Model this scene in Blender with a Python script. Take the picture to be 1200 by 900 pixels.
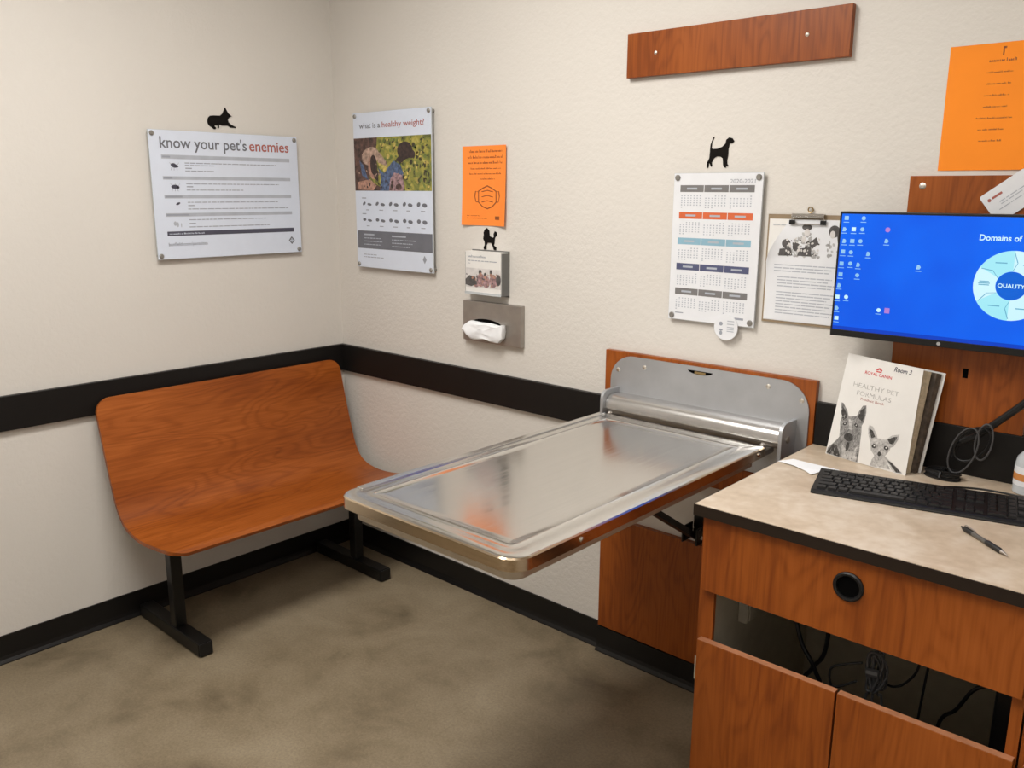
import bpy, bmesh, math, random
from mathutils import Vector, Matrix
random.seed(7)
for o in list(bpy.data.objects): bpy.data.objects.remove(o)
C = bpy.context.scene.collection
scene = bpy.context.scene

# ------------------------------------------------------------------ camera
def look(yaw, pitch, roll):
    f = Vector((math.sin(yaw)*math.cos(pitch), math.cos(yaw)*math.cos(pitch), math.sin(pitch)))
    r = Vector((math.cos(yaw), -math.sin(yaw), 0)); u = r.cross(f)
    c, s = math.cos(roll), math.sin(roll)
    return c*r+s*u, -s*r+c*u, f
cam = bpy.data.cameras.new('camera'); camo = bpy.data.objects.new('camera', cam); C.objects.link(camo)
R_, U_, F_ = look(math.radians(-42.0895), math.radians(-12.6894), math.radians(0.2604))
M = Matrix((R_, U_, -F_)).transposed().to_4x4(); M.translation = Vector((3.0646, -2.275, 1.5819))
camo.matrix_world = M
cam.sensor_fit = 'HORIZONTAL'; cam.sensor_width = 36; cam.lens = 1005.02/1200*36; cam.clip_start = .02
scene.camera = camo

# ------------------------------------------------------------------ world, exposure
ROOM_X, ROOM_Y, CEIL = 3.75, -3.35, 2.74
w = bpy.data.worlds.new('world'); scene.world = w; w.use_nodes = True
w.node_tree.nodes['Background'].inputs[0].default_value = (1, .96, .9, 1)
w.node_tree.nodes['Background'].inputs[1].default_value = .05
vs = scene.view_settings
vs.view_transform = 'Standard'; vs.look = 'None'; vs.gamma = 1; vs.use_curve_mapping = False
vs.exposure = 0.06
# ceiling troffers: (centre x, centre y, watts); the lamps are made with their fixtures below
TROFFERS = [(1.38, -1.50, 45), (2.75, -2.20, 19)]
LIGHT_COL = (1.0, .965, .912)

# ------------------------------------------------------------------ materials
def nmat(name):
    m = bpy.data.materials.new(name); m.use_nodes = True
    nt = m.node_tree; b = nt.nodes['Principled BSDF']
    return m, nt, b
def N(nt, t, **kw):
    n = nt.nodes.new(t)
    for k, v in kw.items():
        if k in n.inputs.keys() if hasattr(n.inputs, 'keys') else False: n.inputs[k].default_value = v
        else: setattr(n, k, v)
    return n
def ramp(nt, stops, interp='LINEAR'):
    r = nt.nodes.new('ShaderNodeValToRGB'); r.color_ramp.interpolation = interp
    e = r.color_ramp.elements
    while len(e) < len(stops): e.new(.5)
    for i, (p, c) in enumerate(stops):
        e[i].position = p; e[i].color = (*c, 1) if len(c) == 3 else c
    return r
def plain(name, col, rough=.5, metal=0, var=.06, scale=30, bump=0, spec=.5, coat=0, emit=None, estr=0):
    """a procedural material: base colour broken up by noise, optional fine relief"""
    m, nt, b = nmat(name); L = nt.links
    tc = nt.nodes.new('ShaderNodeTexCoord')
    nz = N(nt, 'ShaderNodeTexNoise'); nz.inputs['Scale'].default_value = scale; nz.inputs['Detail'].default_value = 4
    L.new(tc.outputs['Object'], nz.inputs['Vector'])
    lo = tuple(c*(1-var) for c in col); hi = tuple(min(1, c*(1+var)) for c in col)
    r = ramp(nt, [(.3, lo), (.7, hi)]); L.new(nz.outputs['Fac'], r.inputs[0]); L.new(r.outputs[0], b.inputs['Base Color'])
    b.inputs['Roughness'].default_value = rough; b.inputs['Metallic'].default_value = metal
    b.inputs['Specular IOR Level'].default_value = spec; b.inputs['Coat Weight'].default_value = coat
    if bump:
        bp = N(nt, 'ShaderNodeBump'); bp.inputs['Strength'].default_value = bump; bp.inputs['Distance'].default_value = .002
        L.new(nz.outputs['Fac'], bp.inputs['Height']); L.new(bp.outputs[0], b.inputs['Normal'])
    if emit:
        b.inputs['Emission Color'].default_value = (*emit, 1); b.inputs['Emission Strength'].default_value = estr
    return m
def wood(name, axis, dark, mid, light, rough=.36, k=1.0):
    """cherry laminate: cathedral grain running along `axis` (0,1,2) of the object"""
    m, nt, b = nmat(name); L = nt.links
    tc = nt.nodes.new('ShaderNodeTexCoord')
    def noise(sc_long, sc_cross, detail, dist=0):
        mp = nt.nodes.new('ShaderNodeMapping'); s = [sc_cross]*3; s[axis] = sc_long
        mp.inputs['Scale'].default_value = s; mp.inputs['Location'].default_value = (3.1, 1.7, 5.3)
        L.new(tc.outputs['Object'], mp.inputs[0])
        n = nt.nodes.new('ShaderNodeTexNoise'); n.inputs['Scale'].default_value = 1; n.inputs['Detail'].default_value = detail
        n.inputs['Distortion'].default_value = dist
        L.new(mp.outputs[0], n.inputs['Vector']); return n.outputs['Fac']
    def math_(op, a, b_=None, c=None):
        n = nt.nodes.new('ShaderNodeMath'); n.operation = op
        for i, x in enumerate((a, b_, c)):
            if x is None: continue
            if isinstance(x, (int, float)): n.inputs[i].default_value = x
            else: L.new(x, n.inputs[i])
        return n.outputs[0]
    big = noise(1.3*k, 6.5*k, 2.0, .3)
    ring = math_('MULTIPLY', big, 95.0); ring = math_('SINE', ring)
    ring = math_('MULTIPLY_ADD', ring, .5, .5)
    fine = noise(5, 160, 3)
    broad = noise(.9, 4.0, 3, .5)
    ring = math_('POWER', ring, 2.5); v = math_('MULTIPLY', ring, -.12); v = math_('MULTIPLY_ADD', fine, .50, v); v = math_('MULTIPLY_ADD', broad, .76, v)
    r = ramp(nt, [(.38, dark), (.62, mid), (.92, light)]); L.new(v, r.inputs[0]); L.new(r.outputs[0], b.inputs['Base Color'])
    b.inputs['Roughness'].default_value = rough; b.inputs['Specular IOR Level'].default_value = .32
    bp = nt.nodes.new('ShaderNodeBump'); bp.inputs['Strength'].default_value = .06; bp.inputs['Distance'].default_value = .001
    L.new(v, bp.inputs['Height']); L.new(bp.outputs[0], b.inputs['Normal'])
    return m
def wall_paint():
    m, nt, b = nmat('wall_paint'); L = nt.links
    tc = nt.nodes.new('ShaderNodeTexCoord')
    def nz(s, d):
        n = nt.nodes.new('ShaderNodeTexNoise'); n.inputs['Scale'].default_value = s; n.inputs['Detail'].default_value = d
        L.new(tc.outputs['Object'], n.inputs['Vector']); return n
    a = nz(1.3, 3); r = ramp(nt, [(.3, (.628, .598, .558)), (.7, (.658, .628, .586))]); L.new(a.outputs['Fac'], r.inputs[0])
    L.new(r.outputs[0], b.inputs['Base Color']); b.inputs['Roughness'].default_value = .62
    t = nz(62, 3); t2 = nz(170, 2)
    ad = nt.nodes.new('ShaderNodeMath'); ad.operation = 'MULTIPLY_ADD'; ad.inputs[1].default_value = .4
    L.new(t2.outputs['Fac'], ad.inputs[0]); L.new(t.outputs['Fac'], ad.inputs[2])
    rr = ramp(nt, [(.5, (0, 0, 0)), (.85, (1, 1, 1))]); L.new(ad.outputs[0], rr.inputs[0])
    bp = nt.nodes.new('ShaderNodeBump'); bp.inputs['Strength'].default_value = .14; bp.inputs['Distance'].default_value = .004
    L.new(rr.outputs[0], bp.inputs['Height']); L.new(bp.outputs[0], b.inputs['Normal'])
    return m
def concrete():
    m, nt, b = nmat('stained_concrete'); L = nt.links
    tc = nt.nodes.new('ShaderNodeTexCoord')
    def nz(s, d, dist=0, rough=.5):
        n = nt.nodes.new('ShaderNodeTexNoise'); n.inputs['Scale'].default_value = s; n.inputs['Detail'].default_value = d
        n.inputs['Distortion'].default_value = dist; n.inputs['Roughness'].default_value = rough
        L.new(tc.outputs['Object'], n.inputs['Vector']); return n
    a = nz(3.1, 6, .25, .60); c = nz(120, 6, 0, .75)
    r1 = ramp(nt, [(.30, (.128, .098, .060)), (.47, (.225, .178, .115)), (.72, (.305, .25, .172))])
    L.new(a.outputs['Fac'], r1.inputs[0])
    r2 = ramp(nt, [(.3, (.72, .72, .72)), (.7, (1.12, 1.12, 1.12))]); L.new(c.outputs['Fac'], r2.inputs[0])
    mx = nt.nodes.new('ShaderNodeMix'); mx.data_type = 'RGBA'; mx.blend_type = 'MULTIPLY'; mx.inputs['Factor'].default_value = 1
    L.new(r1.outputs[0], mx.inputs['A']); L.new(r2.outputs[0], mx.inputs['B']); L.new(mx.outputs['Result'], b.inputs['Base Color'])
    b.inputs['Roughness'].default_value = .46; b.inputs['Specular IOR Level'].default_value = .35
    bp = nt.nodes.new('ShaderNodeBump'); bp.inputs['Strength'].default_value = .08; bp.inputs['Distance'].default_value = .002
    L.new(c.outputs['Fac'], bp.inputs['Height']); L.new(bp.outputs[0], b.inputs['Normal'])
    return m
def stone_laminate():
    m, nt, b = nmat('beige_laminate'); L = nt.links
    tc = nt.nodes.new('ShaderNodeTexCoord')
    a = nt.nodes.new('ShaderNodeTexNoise'); a.inputs['Scale'].default_value = 9; a.inputs['Detail'].default_value = 6
    a.inputs['Distortion'].default_value = .8; L.new(tc.outputs['Object'], a.inputs['Vector'])
    c = nt.nodes.new('ShaderNodeTexNoise'); c.inputs['Scale'].default_value = 38; c.inputs['Detail'].default_value = 4
    L.new(tc.outputs['Object'], c.inputs['Vector'])
    r = ramp(nt, [(.28, (.44, .335, .235)), (.5, (.57, .46, .345)), (.72, (.70, .615, .51))])
    mx = nt.nodes.new('ShaderNodeMath'); mx.operation = 'MULTIPLY_ADD'; mx.inputs[1].default_value = .4
    L.new(c.outputs['Fac'], mx.inputs[0])
    sb = nt.nodes.new('ShaderNodeMath'); sb.operation = 'MULTIPLY'; sb.inputs[1].default_value = .62
    L.new(a.outputs['Fac'], sb.inputs[0]); L.new(sb.outputs[0], mx.inputs[2])
    L.new(mx.outputs[0], r.inputs[0]); L.new(r.outputs[0], b.inputs['Base Color']); b.inputs['Roughness'].default_value = .33
    return m
def steel(name, col, rough, axis=1, streak=180):
    m, nt, b = nmat(name); L = nt.links
    tc = nt.nodes.new('ShaderNodeTexCoord'); mp = nt.nodes.new('ShaderNodeMapping')
    s = [streak]*3; s[axis] = 3; mp.inputs['Scale'].default_value = s; L.new(tc.outputs['Object'], mp.inputs[0])
    n = nt.nodes.new('ShaderNodeTexNoise'); n.inputs['Scale'].default_value = 1; n.inputs['Detail'].default_value = 3
    L.new(mp.outputs[0], n.inputs['Vector'])
    r = ramp(nt, [(.3, (rough*.8,)*3), (.7, (rough*1.25,)*3)]); L.new(n.outputs['Fac'], r.inputs[0]); L.new(r.outputs[0], b.inputs['Roughness'])
    rc = ramp(nt, [(.3, tuple(c*.93 for c in col)), (.7, col)]); L.new(n.outputs['Fac'], rc.inputs[0]); L.new(rc.outputs[0], b.inputs['Base Color'])
    b.inputs['Metallic'].default_value = 1
    bp = nt.nodes.new('ShaderNodeBump'); bp.inputs['Strength'].default_value = .03; bp.inputs['Distance'].default_value = .0006
    L.new(n.outputs['Fac'], bp.inputs['Height']); L.new(bp.outputs[0], b.inputs['Normal'])
    return m
def foliage_photo():
    m, nt, b = nmat('photo_foliage'); L = nt.links
    tc = nt.nodes.new('ShaderNodeTexCoord')
    n = nt.nodes.new('ShaderNodeTexNoise'); n.inputs['Scale'].default_value = 34; n.inputs['Detail'].default_value = 6
    n.inputs['Distortion'].default_value = .6; L.new(tc.outputs['Object'], n.inputs['Vector'])
    r = ramp(nt, [(.3, (.05, .05, .012)), (.45, (.17, .19, .035)), (.58, (.34, .30, .05)), (.72, (.55, .46, .14))])
    L.new(n.outputs['Fac'], r.inputs[0]); L.new(r.outputs[0], b.inputs['Base Color']); b.inputs['Roughness'].default_value = .3
    return m
def screen_mat(name, c0, c1, strength):
    m, nt, b = nmat(name); L = nt.links
    tc = nt.nodes.new('ShaderNodeTexCoord')
    n = nt.nodes.new('ShaderNodeTexNoise'); n.inputs['Scale'].default_value = 4; n.inputs['Detail'].default_value = 2
    L.new(tc.outputs['Object'], n.inputs['Vector'])
    r = ramp(nt, [(.3, c0), (.7, c1)]); L.new(n.outputs['Fac'], r.inputs[0])
    b.inputs['Base Color'].default_value = (.004, .004, .005, 1); b.inputs['Roughness'].default_value = .3; b.inputs['Specular IOR Level'].default_value = .2
    L.new(r.outputs[0], b.inputs['Emission Color']); b.inputs['Emission Strength'].default_value = strength
    return m
WD, WM, WL = (.19, .042, .0055), (.285, .072, .0095), (.37, .100, .017)
MAT = dict(
    wall=wall_paint(), floor=concrete(), ceiling=plain('ceiling_tile', (.72, .70, .66), .8, bump=.3, scale=90),
    rail=plain('black_rail', (.0075, .0065, .006), .45, scale=60, spec=.28), base=plain('black_vinyl', (.006, .0055, .0055), .36, scale=60, spec=.35),
    wood_v=wood('cherry_vertical', 2, WD, WM, WL), wood_y=wood('cherry_bench', 1, WD, WM, (.42, .118, .022), .36),
    wood_edge=plain('cherry_edge', (.40, .17, .085), .45, var=.15, scale=50),
    steel=steel('deck_steel', (.72, .71, .69), .165), steel_painted_reflection=steel('edge_steel_painted_reflection', (.66, .53, .38), .2, 0),  # table edge steel: its golden reflection is painted in as a warm tint
    galv=plain('galvanised_plate', (.46, .47, .49), .44, .7, .05, 14), railsteel=plain('hinge_rail_steel', (.56, .55, .54), .27, .9, .04), chrome=plain('bright_steel', (.74, .73, .72), .2, 1),
    under=plain('underframe_metal', (.50, .43, .34), .45, .5), dull=plain('dull_steel', (.40, .37, .34), .42, .85), screw=plain('screw_metal', (.62, .58, .52), .35, .9),
    blackpaint=plain('black_tube_paint', (.005, .0048, .0046), .38, bump=.05, spec=.35), black=plain('black_plastic', (.006, .006, .0065), .4, spec=.35),
    keycap=plain('keycap_plastic', (.011, .011, .012), .4, spec=.35), darkhole=plain('dark_recess', (.002, .002, .002), .9, spec=.04),
    laminate=stone_laminate(), laminate_edge=plain('dark_edge_band', (.018, .011, .007), .5, spec=.25),
    melamine=plain('cabinet_interior', (.50, .45, .35), .6), poster=plain('poster_white', (.635, .69, .80), .28, var=.015),
    acrylic=plain('acrylic_edge', (.50, .53, .55), .2), standoff=plain('standoff_metal', (.30, .29, .27), .4, .7),
    ink=plain('charcoal_ink', (.14, .145, .17), .5), ink_light=plain('grey_ink', (.30, .32, .37), .5), ink_pale=plain('pale_grey_ink', (.40, .43, .49), .5),
    ink_dark=plain('slate_ink', (.065, .065, .095), .5), red=plain('muted_red_ink', (.38, .105, .085), .5), redlogo=plain('red_ink', (.62, .03, .04), .5),
    orange=plain('orange_paper', (.93, .262, .006), .75, var=.03, scale=9), orange_s=plain('orange_notice_paper', (.95, .255, .035), .75, var=.03),
    orange_ink=plain('brown_ink', (.26, .07, .012), .6), calorange=plain('orange_ink', (.62, .125, .04), .5),
    calblue=plain('light_blue_ink', (.24, .42, .53), .5), calnavy=plain('navy_ink', (.075, .085, .17), .5), calgrey=plain('calendar_grey_ink', (.17, .165, .165), .5),
    white=plain('white_paper', (.74, .73, .71), .6, var=.02), white_cool=plain('cool_white_paper', (.72, .735, .77), .5, var=.02),
    tissue=plain('tissue_paper', (.86, .88, .91), .85, var=.03), silhouette=plain('silhouette_black', (.007, .0055, .0045), .8, spec=.12),
    hardboard=plain('hardboard', (.26, .19, .115), .6), brass=plain('brass', (.42, .30, .14), .35, .9),
    foliage=foliage_photo(), skin=plain('photo_skin', (.40, .22, .16), .4, var=.4, scale=90), hair=plain('photo_hair', (.04, .022, .017), .4, var=.5, scale=90),
    hairl=plain('photo_light_hair', (.38, .26, .20), .4, var=.5, scale=70), denim=plain('photo_denim', (.075, .11, .20), .4, var=.7, scale=80),
    pink=plain('photo_pink', (.32, .20, .21), .4, var=.6, scale=80), maroon=plain('photo_maroon', (.085, .045, .035), .4, var=.8, scale=60), leaf_yellow=plain('photo_leaf_yellow', (.50, .38, .10), .4, var=.4, scale=60), leaf_green=plain('photo_leaf_green', (.13, .17, .035), .4, var=.4, scale=60), leaf_dark=plain('photo_leaf_dark', (.05, .042, .018), .4, var=.4, scale=60), holder=plain('holder_grey', (.16, .16, .155), .5, .2), photogrey=plain('photo_grey', (.42, .42, .42), .5, var=.3, scale=60),
    photodark=plain('photo_dark', (.08, .075, .075), .5, var=.4, scale=60), photolight=plain('photo_pale', (.62, .60, .59), .5, var=.1, scale=60),
    screen=screen_mat('screen_blue', (.0, .085, .74), (.0, .15, .93), 1.0), screen_white=screen_mat('screen_white', (.55, .86, .95), (.66, .92, .98), 1.0),
    screen_ring=screen_mat('screen_ring_pale', (.30, .76, .86), (.42, .84, .93), 1.0), screen_mid=screen_mat('screen_ring_blue', (.0, .10, .60), (.0, .13, .68), 1.0),
    screen_icon=screen_mat('screen_icon', (.22, .50, .80), (.36, .62, .88), 1.0), screen_pink=screen_mat('screen_icon_pink', (.42, .20, .62), (.5, .24, .66), 1.0),
    screen_line=screen_mat('screen_line', (.12, .38, .55), (.14, .42, .6), 1.0), screen_dark=screen_mat('screen_dark', (.0, .045, .5), (.0, .05, .55), 1.0),
    diffuser=plain('light_diffuser', (.8, .8, .8), .6, emit=LIGHT_COL, estr=2.2), fixture=plain('fixture_white', (.75, .74, .72), .5),
    page=plain('page_edges', (.50, .42, .30), .7, var=.2, scale=120), pagedark=plain('printed_page_edges', (.075, .055, .04), .6, var=.5, scale=90),
    inkgrey=plain('drawing_grey', (.24, .235, .23), .6, var=.45, scale=140), inkpale=plain('drawing_pale', (.46, .45, .44), .6, var=.3, scale=140),
    inkblack=plain('drawing_black', (.045, .042, .04), .6, var=.5, scale=140), penblack=plain('pen_grip_black', (.012, .011, .010), .5),
    pengrey=plain('pen_grey', (.10, .095, .085), .35), cable_grey=plain('grey_cable', (.055, .055, .058), .45), label_orange=plain('label_orange', (.55, .22, .06), .5),
    clear=plain('cloudy_bottle_plastic', (.50, .53, .56), .2), ivory=plain('ivory_plastic', (.50, .45, .36), .5), red_brown=plain('book_spine_red', (.30, .05, .03), .5),
)

# ------------------------------------------------------------------ builders
ORIG = {}
def bm_new(): return bmesh.new()
def add_box(bm, x0, x1, y0, y1, z0, z1, bevel=0, seg=2):
    vs_ = [bm.verts.new((x, y, z)) for x in (x0, x1) for y in (y0, y1) for z in (z0, z1)]
    fs = [bm.faces.new([vs_[i] for i in q]) for q in ((0,1,3,2),(4,6,7,5),(0,4,5,1),(2,3,7,6),(0,2,6,4),(1,5,7,3))]
    if bevel:
        es = list({e for f in fs for e in f.edges})
        bmesh.ops.bevel(bm, geom=es, offset=bevel, segments=seg, affect='EDGES', profile=.5)
    return bm
def add_prism(bm, pts, axis_vec, depth):
    """polygon of 3-D points pushed along axis_vec"""
    a = [bm.verts.new(p) for p in pts]; d = Vector(axis_vec)*depth
    b = [bm.verts.new(Vector(p)+d) for p in pts]
    n = len(pts); bm.faces.new(a); bm.faces.new(b[::-1])
    for i in range(n): bm.faces.new((a[i], b[i], b[(i+1) % n], a[(i+1) % n]))
    bmesh.ops.recalc_face_normals(bm, faces=bm.faces)
    return bm
def add_tube(bm, pts, r, seg=10, closed=False):
    pts = [Vector(p) for p in pts]; n = len(pts); rings = []
    up = Vector((0, 0, 1)); prev = None
    for i, p in enumerate(pts):
        if closed: t = pts[(i+1) % n]-pts[i-1]
        else: t = pts[min(i+1, n-1)]-pts[max(i-1, 0)]
        t.normalize()
        a = prev if prev is not None else (up if abs(t.z) < .9 else Vector((1, 0, 0)))
        a = (a - t*a.dot(t)).normalized(); prev = a; b = t.cross(a)
        rr = r[i] if isinstance(r, (list, tuple)) else r
        rings.append([bm.verts.new(p+a*rr*math.cos(2*math.pi*k/seg)+b*rr*math.sin(2*math.pi*k/seg)) for k in range(seg)])
    m = n if closed else n-1
    for i in range(m):
        A, B = rings[i], rings[(i+1) % n]
        for k in range(seg): bm.faces.new((A[k], A[(k+1) % seg], B[(k+1) % seg], B[k]))
    if not closed: bm.faces.new(rings[0][::-1]); bm.faces.new(rings[-1])
    return bm
def add_lathe(bm, o, axis, prof, seg=24):
    """prof: list of (radius, height) along axis from point o"""
    o = Vector(o); ax = Vector(axis).normalized(); a = ax.orthogonal().normalized(); b = ax.cross(a); rings = []
    for r, h in prof:
        if r < 1e-6: rings.append([bm.verts.new(o+ax*h)])
        else: rings.append([bm.verts.new(o+ax*h+a*r*math.cos(2*math.pi*k/seg)+b*r*math.sin(2*math.pi*k/seg)) for k in range(seg)])
    for A, B in zip(rings, rings[1:]):
        for k in range(seg):
            q = [A[k % len(A)], A[(k+1) % len(A)], B[(k+1) % len(B)], B[k % len(B)]]
            q2 = []
            for v in q:
                if v not in q2: q2.append(v)
            if len(q2) > 2: bm.faces.new(q2)
    if len(rings[0]) > 1: bm.faces.new(rings[0][::-1])
    if len(rings[-1]) > 1: bm.faces.new(rings[-1])
    bmesh.ops.recalc_face_normals(bm, faces=bm.faces)
    return bm
def spline(pts, n=8):
    P = [Vector(p) for p in pts]; out = []
    for i in range(len(P)-1):
        p0, p1, p2, p3 = P[max(i-1, 0)], P[i], P[i+1], P[min(i+2, len(P)-1)]
        for k in range(n):
            t = k/n
            out.append(.5*((2*p1)+(p2-p0)*t+(2*p0-5*p1+4*p2-p3)*t*t+(3*p1-p0-3*p2+p3)*t**3))
    out.append(P[-1]); return out
def thing(name, label, cat, loc, group=None, rotz=0):
    o = bpy.data.objects.new(name, None); C.objects.link(o); o.location = loc; o.rotation_euler = (0, 0, rotz)
    o.empty_display_size = .05
    o['label'] = label; o['category'] = cat
    if group: o['group'] = group
    ORIG[o.name] = Vector(loc); return o
def obj(name, bm, mat, parent=None, smooth=False, origin=None, local=False, label=None):
    """bm holds world coordinates (or the parent's own when local); one mesh object"""
    me = bpy.data.meshes.new(name); bm.normal_update()
    if parent is not None and not local: off = ORIG[parent.name]
    elif local: off = Vector((0, 0, 0))
    else:
        if origin is None:
            xs = [v.co for v in bm.verts]
            origin = ((min(v.x for v in xs)+max(v.x for v in xs))/2, (min(v.y for v in xs)+max(v.y for v in xs))/2, min(v.z for v in xs))
        off = Vector(origin)
    for v in bm.verts: v.co -= off
    if smooth:
        for f in bm.faces: f.smooth = True
    bm.to_mesh(me); bm.free(); me.materials.append(MAT[mat])
    if smooth:
        try: me.set_sharp_from_angle(angle=math.radians(35))
        except Exception: pass
    o = bpy.data.objects.new(name, me); C.objects.link(o)
    if parent is not None:
        o.parent = parent; ORIG[o.name] = Vector(off) if not local else Vector((0, 0, 0))
    else: o.location = off; ORIG[o.name] = Vector(off)
    if label: o['label'] = label
    return o
def tag(o, label, cat, group=None):
    o['label'] = label; o['category'] = cat
    if group: o['group'] = group
    return o
def struct(name, bm, mat, label=None, cat=None):
    o = obj(name, bm, mat); o['kind'] = 'structure'
    if label: o['label'] = label
    if cat: o['category'] = cat
    return o
def boxpart(name, mat, parent, *d, bevel=0, label=None):
    bm = add_box(bm_new(), *d, bevel=bevel); return obj(name, bm, mat, parent, label=label)

# flat print: maps (u, v, height above the sheet) to the world
def frame(O, U, V):
    O, U, V = Vector(O), Vector(U), Vector(V); Nn = U.cross(V)
    return lambda u, v, h=0: O+U*u+V*v+Nn*h
# prints whose pieces can be told apart: each becomes a part of its own
SPLIT = {'section_bands': 'section_band', 'month_headers': 'month_header', 'desktop_icons': 'desktop_icon', 'animal_pictures': 'animal_picture', 'parasite_pictures_': 'parasite', 'photo_patches': 'photo_patch', 'picture_shades': 'picture_shade', 'picture_lights': 'picture_light', 'people_patches': 'photo_figure', 'worm_pictures': 'worm_picture', 'paw_marks': 'paw_mark'}
def decal(name, fr, polys, mat, parent, h=.0003, label=None, split=False):
    if split or name in SPLIT:
        for i, p in enumerate(polys): decal(SPLIT.get(name, name), fr, [p], mat, parent, h+i*2e-5, label)
        return
    bm = bm_new()
    for p in polys:
        try: bm.faces.new([bm.verts.new(fr(u, v, h)) for u, v in p])
        except ValueError: pass
    bmesh.ops.remove_doubles(bm, verts=bm.verts, dist=1e-6)
    o = obj(name, bm, mat, parent, label=label)
    if len(polys) > 1 and name not in ('ring_segment', 'mask_drawing'): o['kind'] = 'stuff'
    return o
def rect(u0, v0, u1, v1): return [(u0, v0), (u1, v0), (u1, v1), (u0, v1)]
def ell(cu, cv, ru, rv, n=16, rot=0):
    c, s = math.cos(rot), math.sin(rot)
    return [(cu+c*ru*math.cos(2*math.pi*k/n)-s*rv*math.sin(2*math.pi*k/n), cv+s*ru*math.cos(2*math.pi*k/n)+c*rv*math.sin(2*math.pi*k/n)) for k in range(n)]
def words(u0, u1, v, h, wmin=.006, wmax=.022, gap=.003):
    """a line of print too small to read: word-shaped strokes"""
    out = []; u = u0
    while u < u1-.002:
        e = min(u1, u+random.uniform(wmin, wmax))
        if h >= .0038:                       # big enough to show separate letter strokes
            x = u
            while x < e:
                lw = h*random.uniform(.35, .6); hh = h*random.choice((.62, .62, .62, 1)); q = h*.22; x2 = min(e, x+lw)
                out.append(rect(x, v, x+q, v+hh))
                if x2-x > 2*q: out.append(rect(x2-q, v, x2, v+hh*random.uniform(.6, 1))); out.append(rect(x+q, v+hh*.55, x2-q, v+hh*.55+q*.7))
                x = x2+h*.16
        else: out.append(rect(u, v, e, v+h))
        u = e+gap
    return out
def speckle(name, fr, u0, v0, u1, v1, n, smin, smax, mat, parent, h):
    """small ragged patches of one photo colour"""
    ps = []
    for _ in range(n):
        r = random.uniform(smin, smax); ps.append(ell(random.uniform(u0+r, u1-r), random.uniform(v0+r, v1-r), r, r*random.uniform(.35, .9), 6, random.uniform(0, 3)))
    return decal(name, fr, ps, mat, parent, h)
def inside(p, poly):
    c = False; j = len(poly)-1
    for i in range(len(poly)):
        (a, b_), (c_, d_) = poly[i], poly[j]
        if (b_ > p[1]) != (d_ > p[1]) and p[0] < (c_-a)*(p[1]-b_)/(d_-b_)+a: c = not c
        j = i
    return c
def text(name, s, fr, u0, v0, width, size, mat, parent, h=.0005, bold=0, shear=0, slant=0):
    cu = bpy.data.curves.new('t', 'FONT'); cu.body = s; cu.size = 1; cu.offset = bold; cu.shear = shear; cu.resolution_u = 3
    t = bpy.data.objects.new('t', cu); C.objects.link(t)
    me = bpy.data.meshes.new_from_object(t); bm = bm_new(); bm.from_mesh(me)
    bpy.data.objects.remove(t); bpy.data.curves.remove(cu); bpy.data.meshes.remove(me)
    x0 = min(v.co.x for v in bm.verts); x1 = max(v.co.x for v in bm.verts)
    for v in bm.verts:
        a = (v.co.x-x0)/(x1-x0)
        v.co = fr(u0+a*width, v0+v.co.y*size+a*slant, h)
    return obj(name, bm, mat, parent)

# ================================================================== the room
T = .019
struct('floor', add_box(bm_new(), 0, ROOM_X, ROOM_Y, 0, -.05, 0), 'floor', 'olive brown stained concrete floor with darker blotches', 'floor')
struct('ceiling', add_box(bm_new(), -.1, ROOM_X+.1, ROOM_Y-.1, .1, CEIL, CEIL+.06), 'ceiling', 'white ceiling above the exam room', 'ceiling')
struct('wall_left', add_box(bm_new(), -.1, 0, ROOM_Y, .1, -.05, CEIL), 'wall', 'cream textured wall behind the wooden bench', 'wall')
struct('wall_back', add_box(bm_new(), 0, ROOM_X, 0, .1, -.05, CEIL), 'wall', 'cream textured wall behind the steel exam table and counter', 'wall')
struct('wall_right', add_box(bm_new(), ROOM_X, ROOM_X+.1, ROOM_Y, .1, -.05, CEIL), 'wall', 'cream wall at the far end of the counter', 'wall')
struct('wall_front', add_box(bm_new(), -.1, ROOM_X+.1, ROOM_Y-.1, ROOM_Y, -.05, CEIL), 'wall', 'cream wall behind the viewer', 'wall')
struct('trim_1', add_box(bm_new(), .0, T, ROOM_Y, -.0, .805, .921, bevel=.002), 'rail', 'black chair rail on the wall behind the bench', 'chair rail')
struct('trim_2', add_box(bm_new(), T, 1.4395, -T, 0, .805, .921, bevel=.002), 'rail', 'black chair rail running from the corner to the exam table', 'chair rail')
def cove(x_along, a0, a1, h, th, toe):
    """vinyl base with a small toe; profile in (out, z)"""
    pr = [(0, 0), (toe, 0), (toe, .004), (th+.003, .014), (th, .026), (th, h), (0, h)]
    bm = bm_new()
    if x_along: return add_prism(bm, [(a0, -o, z) for o, z in pr], (1, 0, 0), a1-a0)
    return add_prism(bm, [(o, a0, z) for o, z in pr], (0, 1, 0), a1-a0)
struct('baseboard_left', cove(False, ROOM_Y, 0, .098, .006, .016), 'base', 'black vinyl baseboard under the bench wall', 'baseboard')
struct('baseboard_back', cove(True, .017, 1.439, .098, .006, .016), 'base', 'black vinyl baseboard running from the corner to the wood panel', 'baseboard')
struct('baseboard_panel', cove(True, 1.4395, 2.157, .092, .024, .034), 'base', 'thicker black baseboard below the lower wood panel', 'baseboard')

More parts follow.
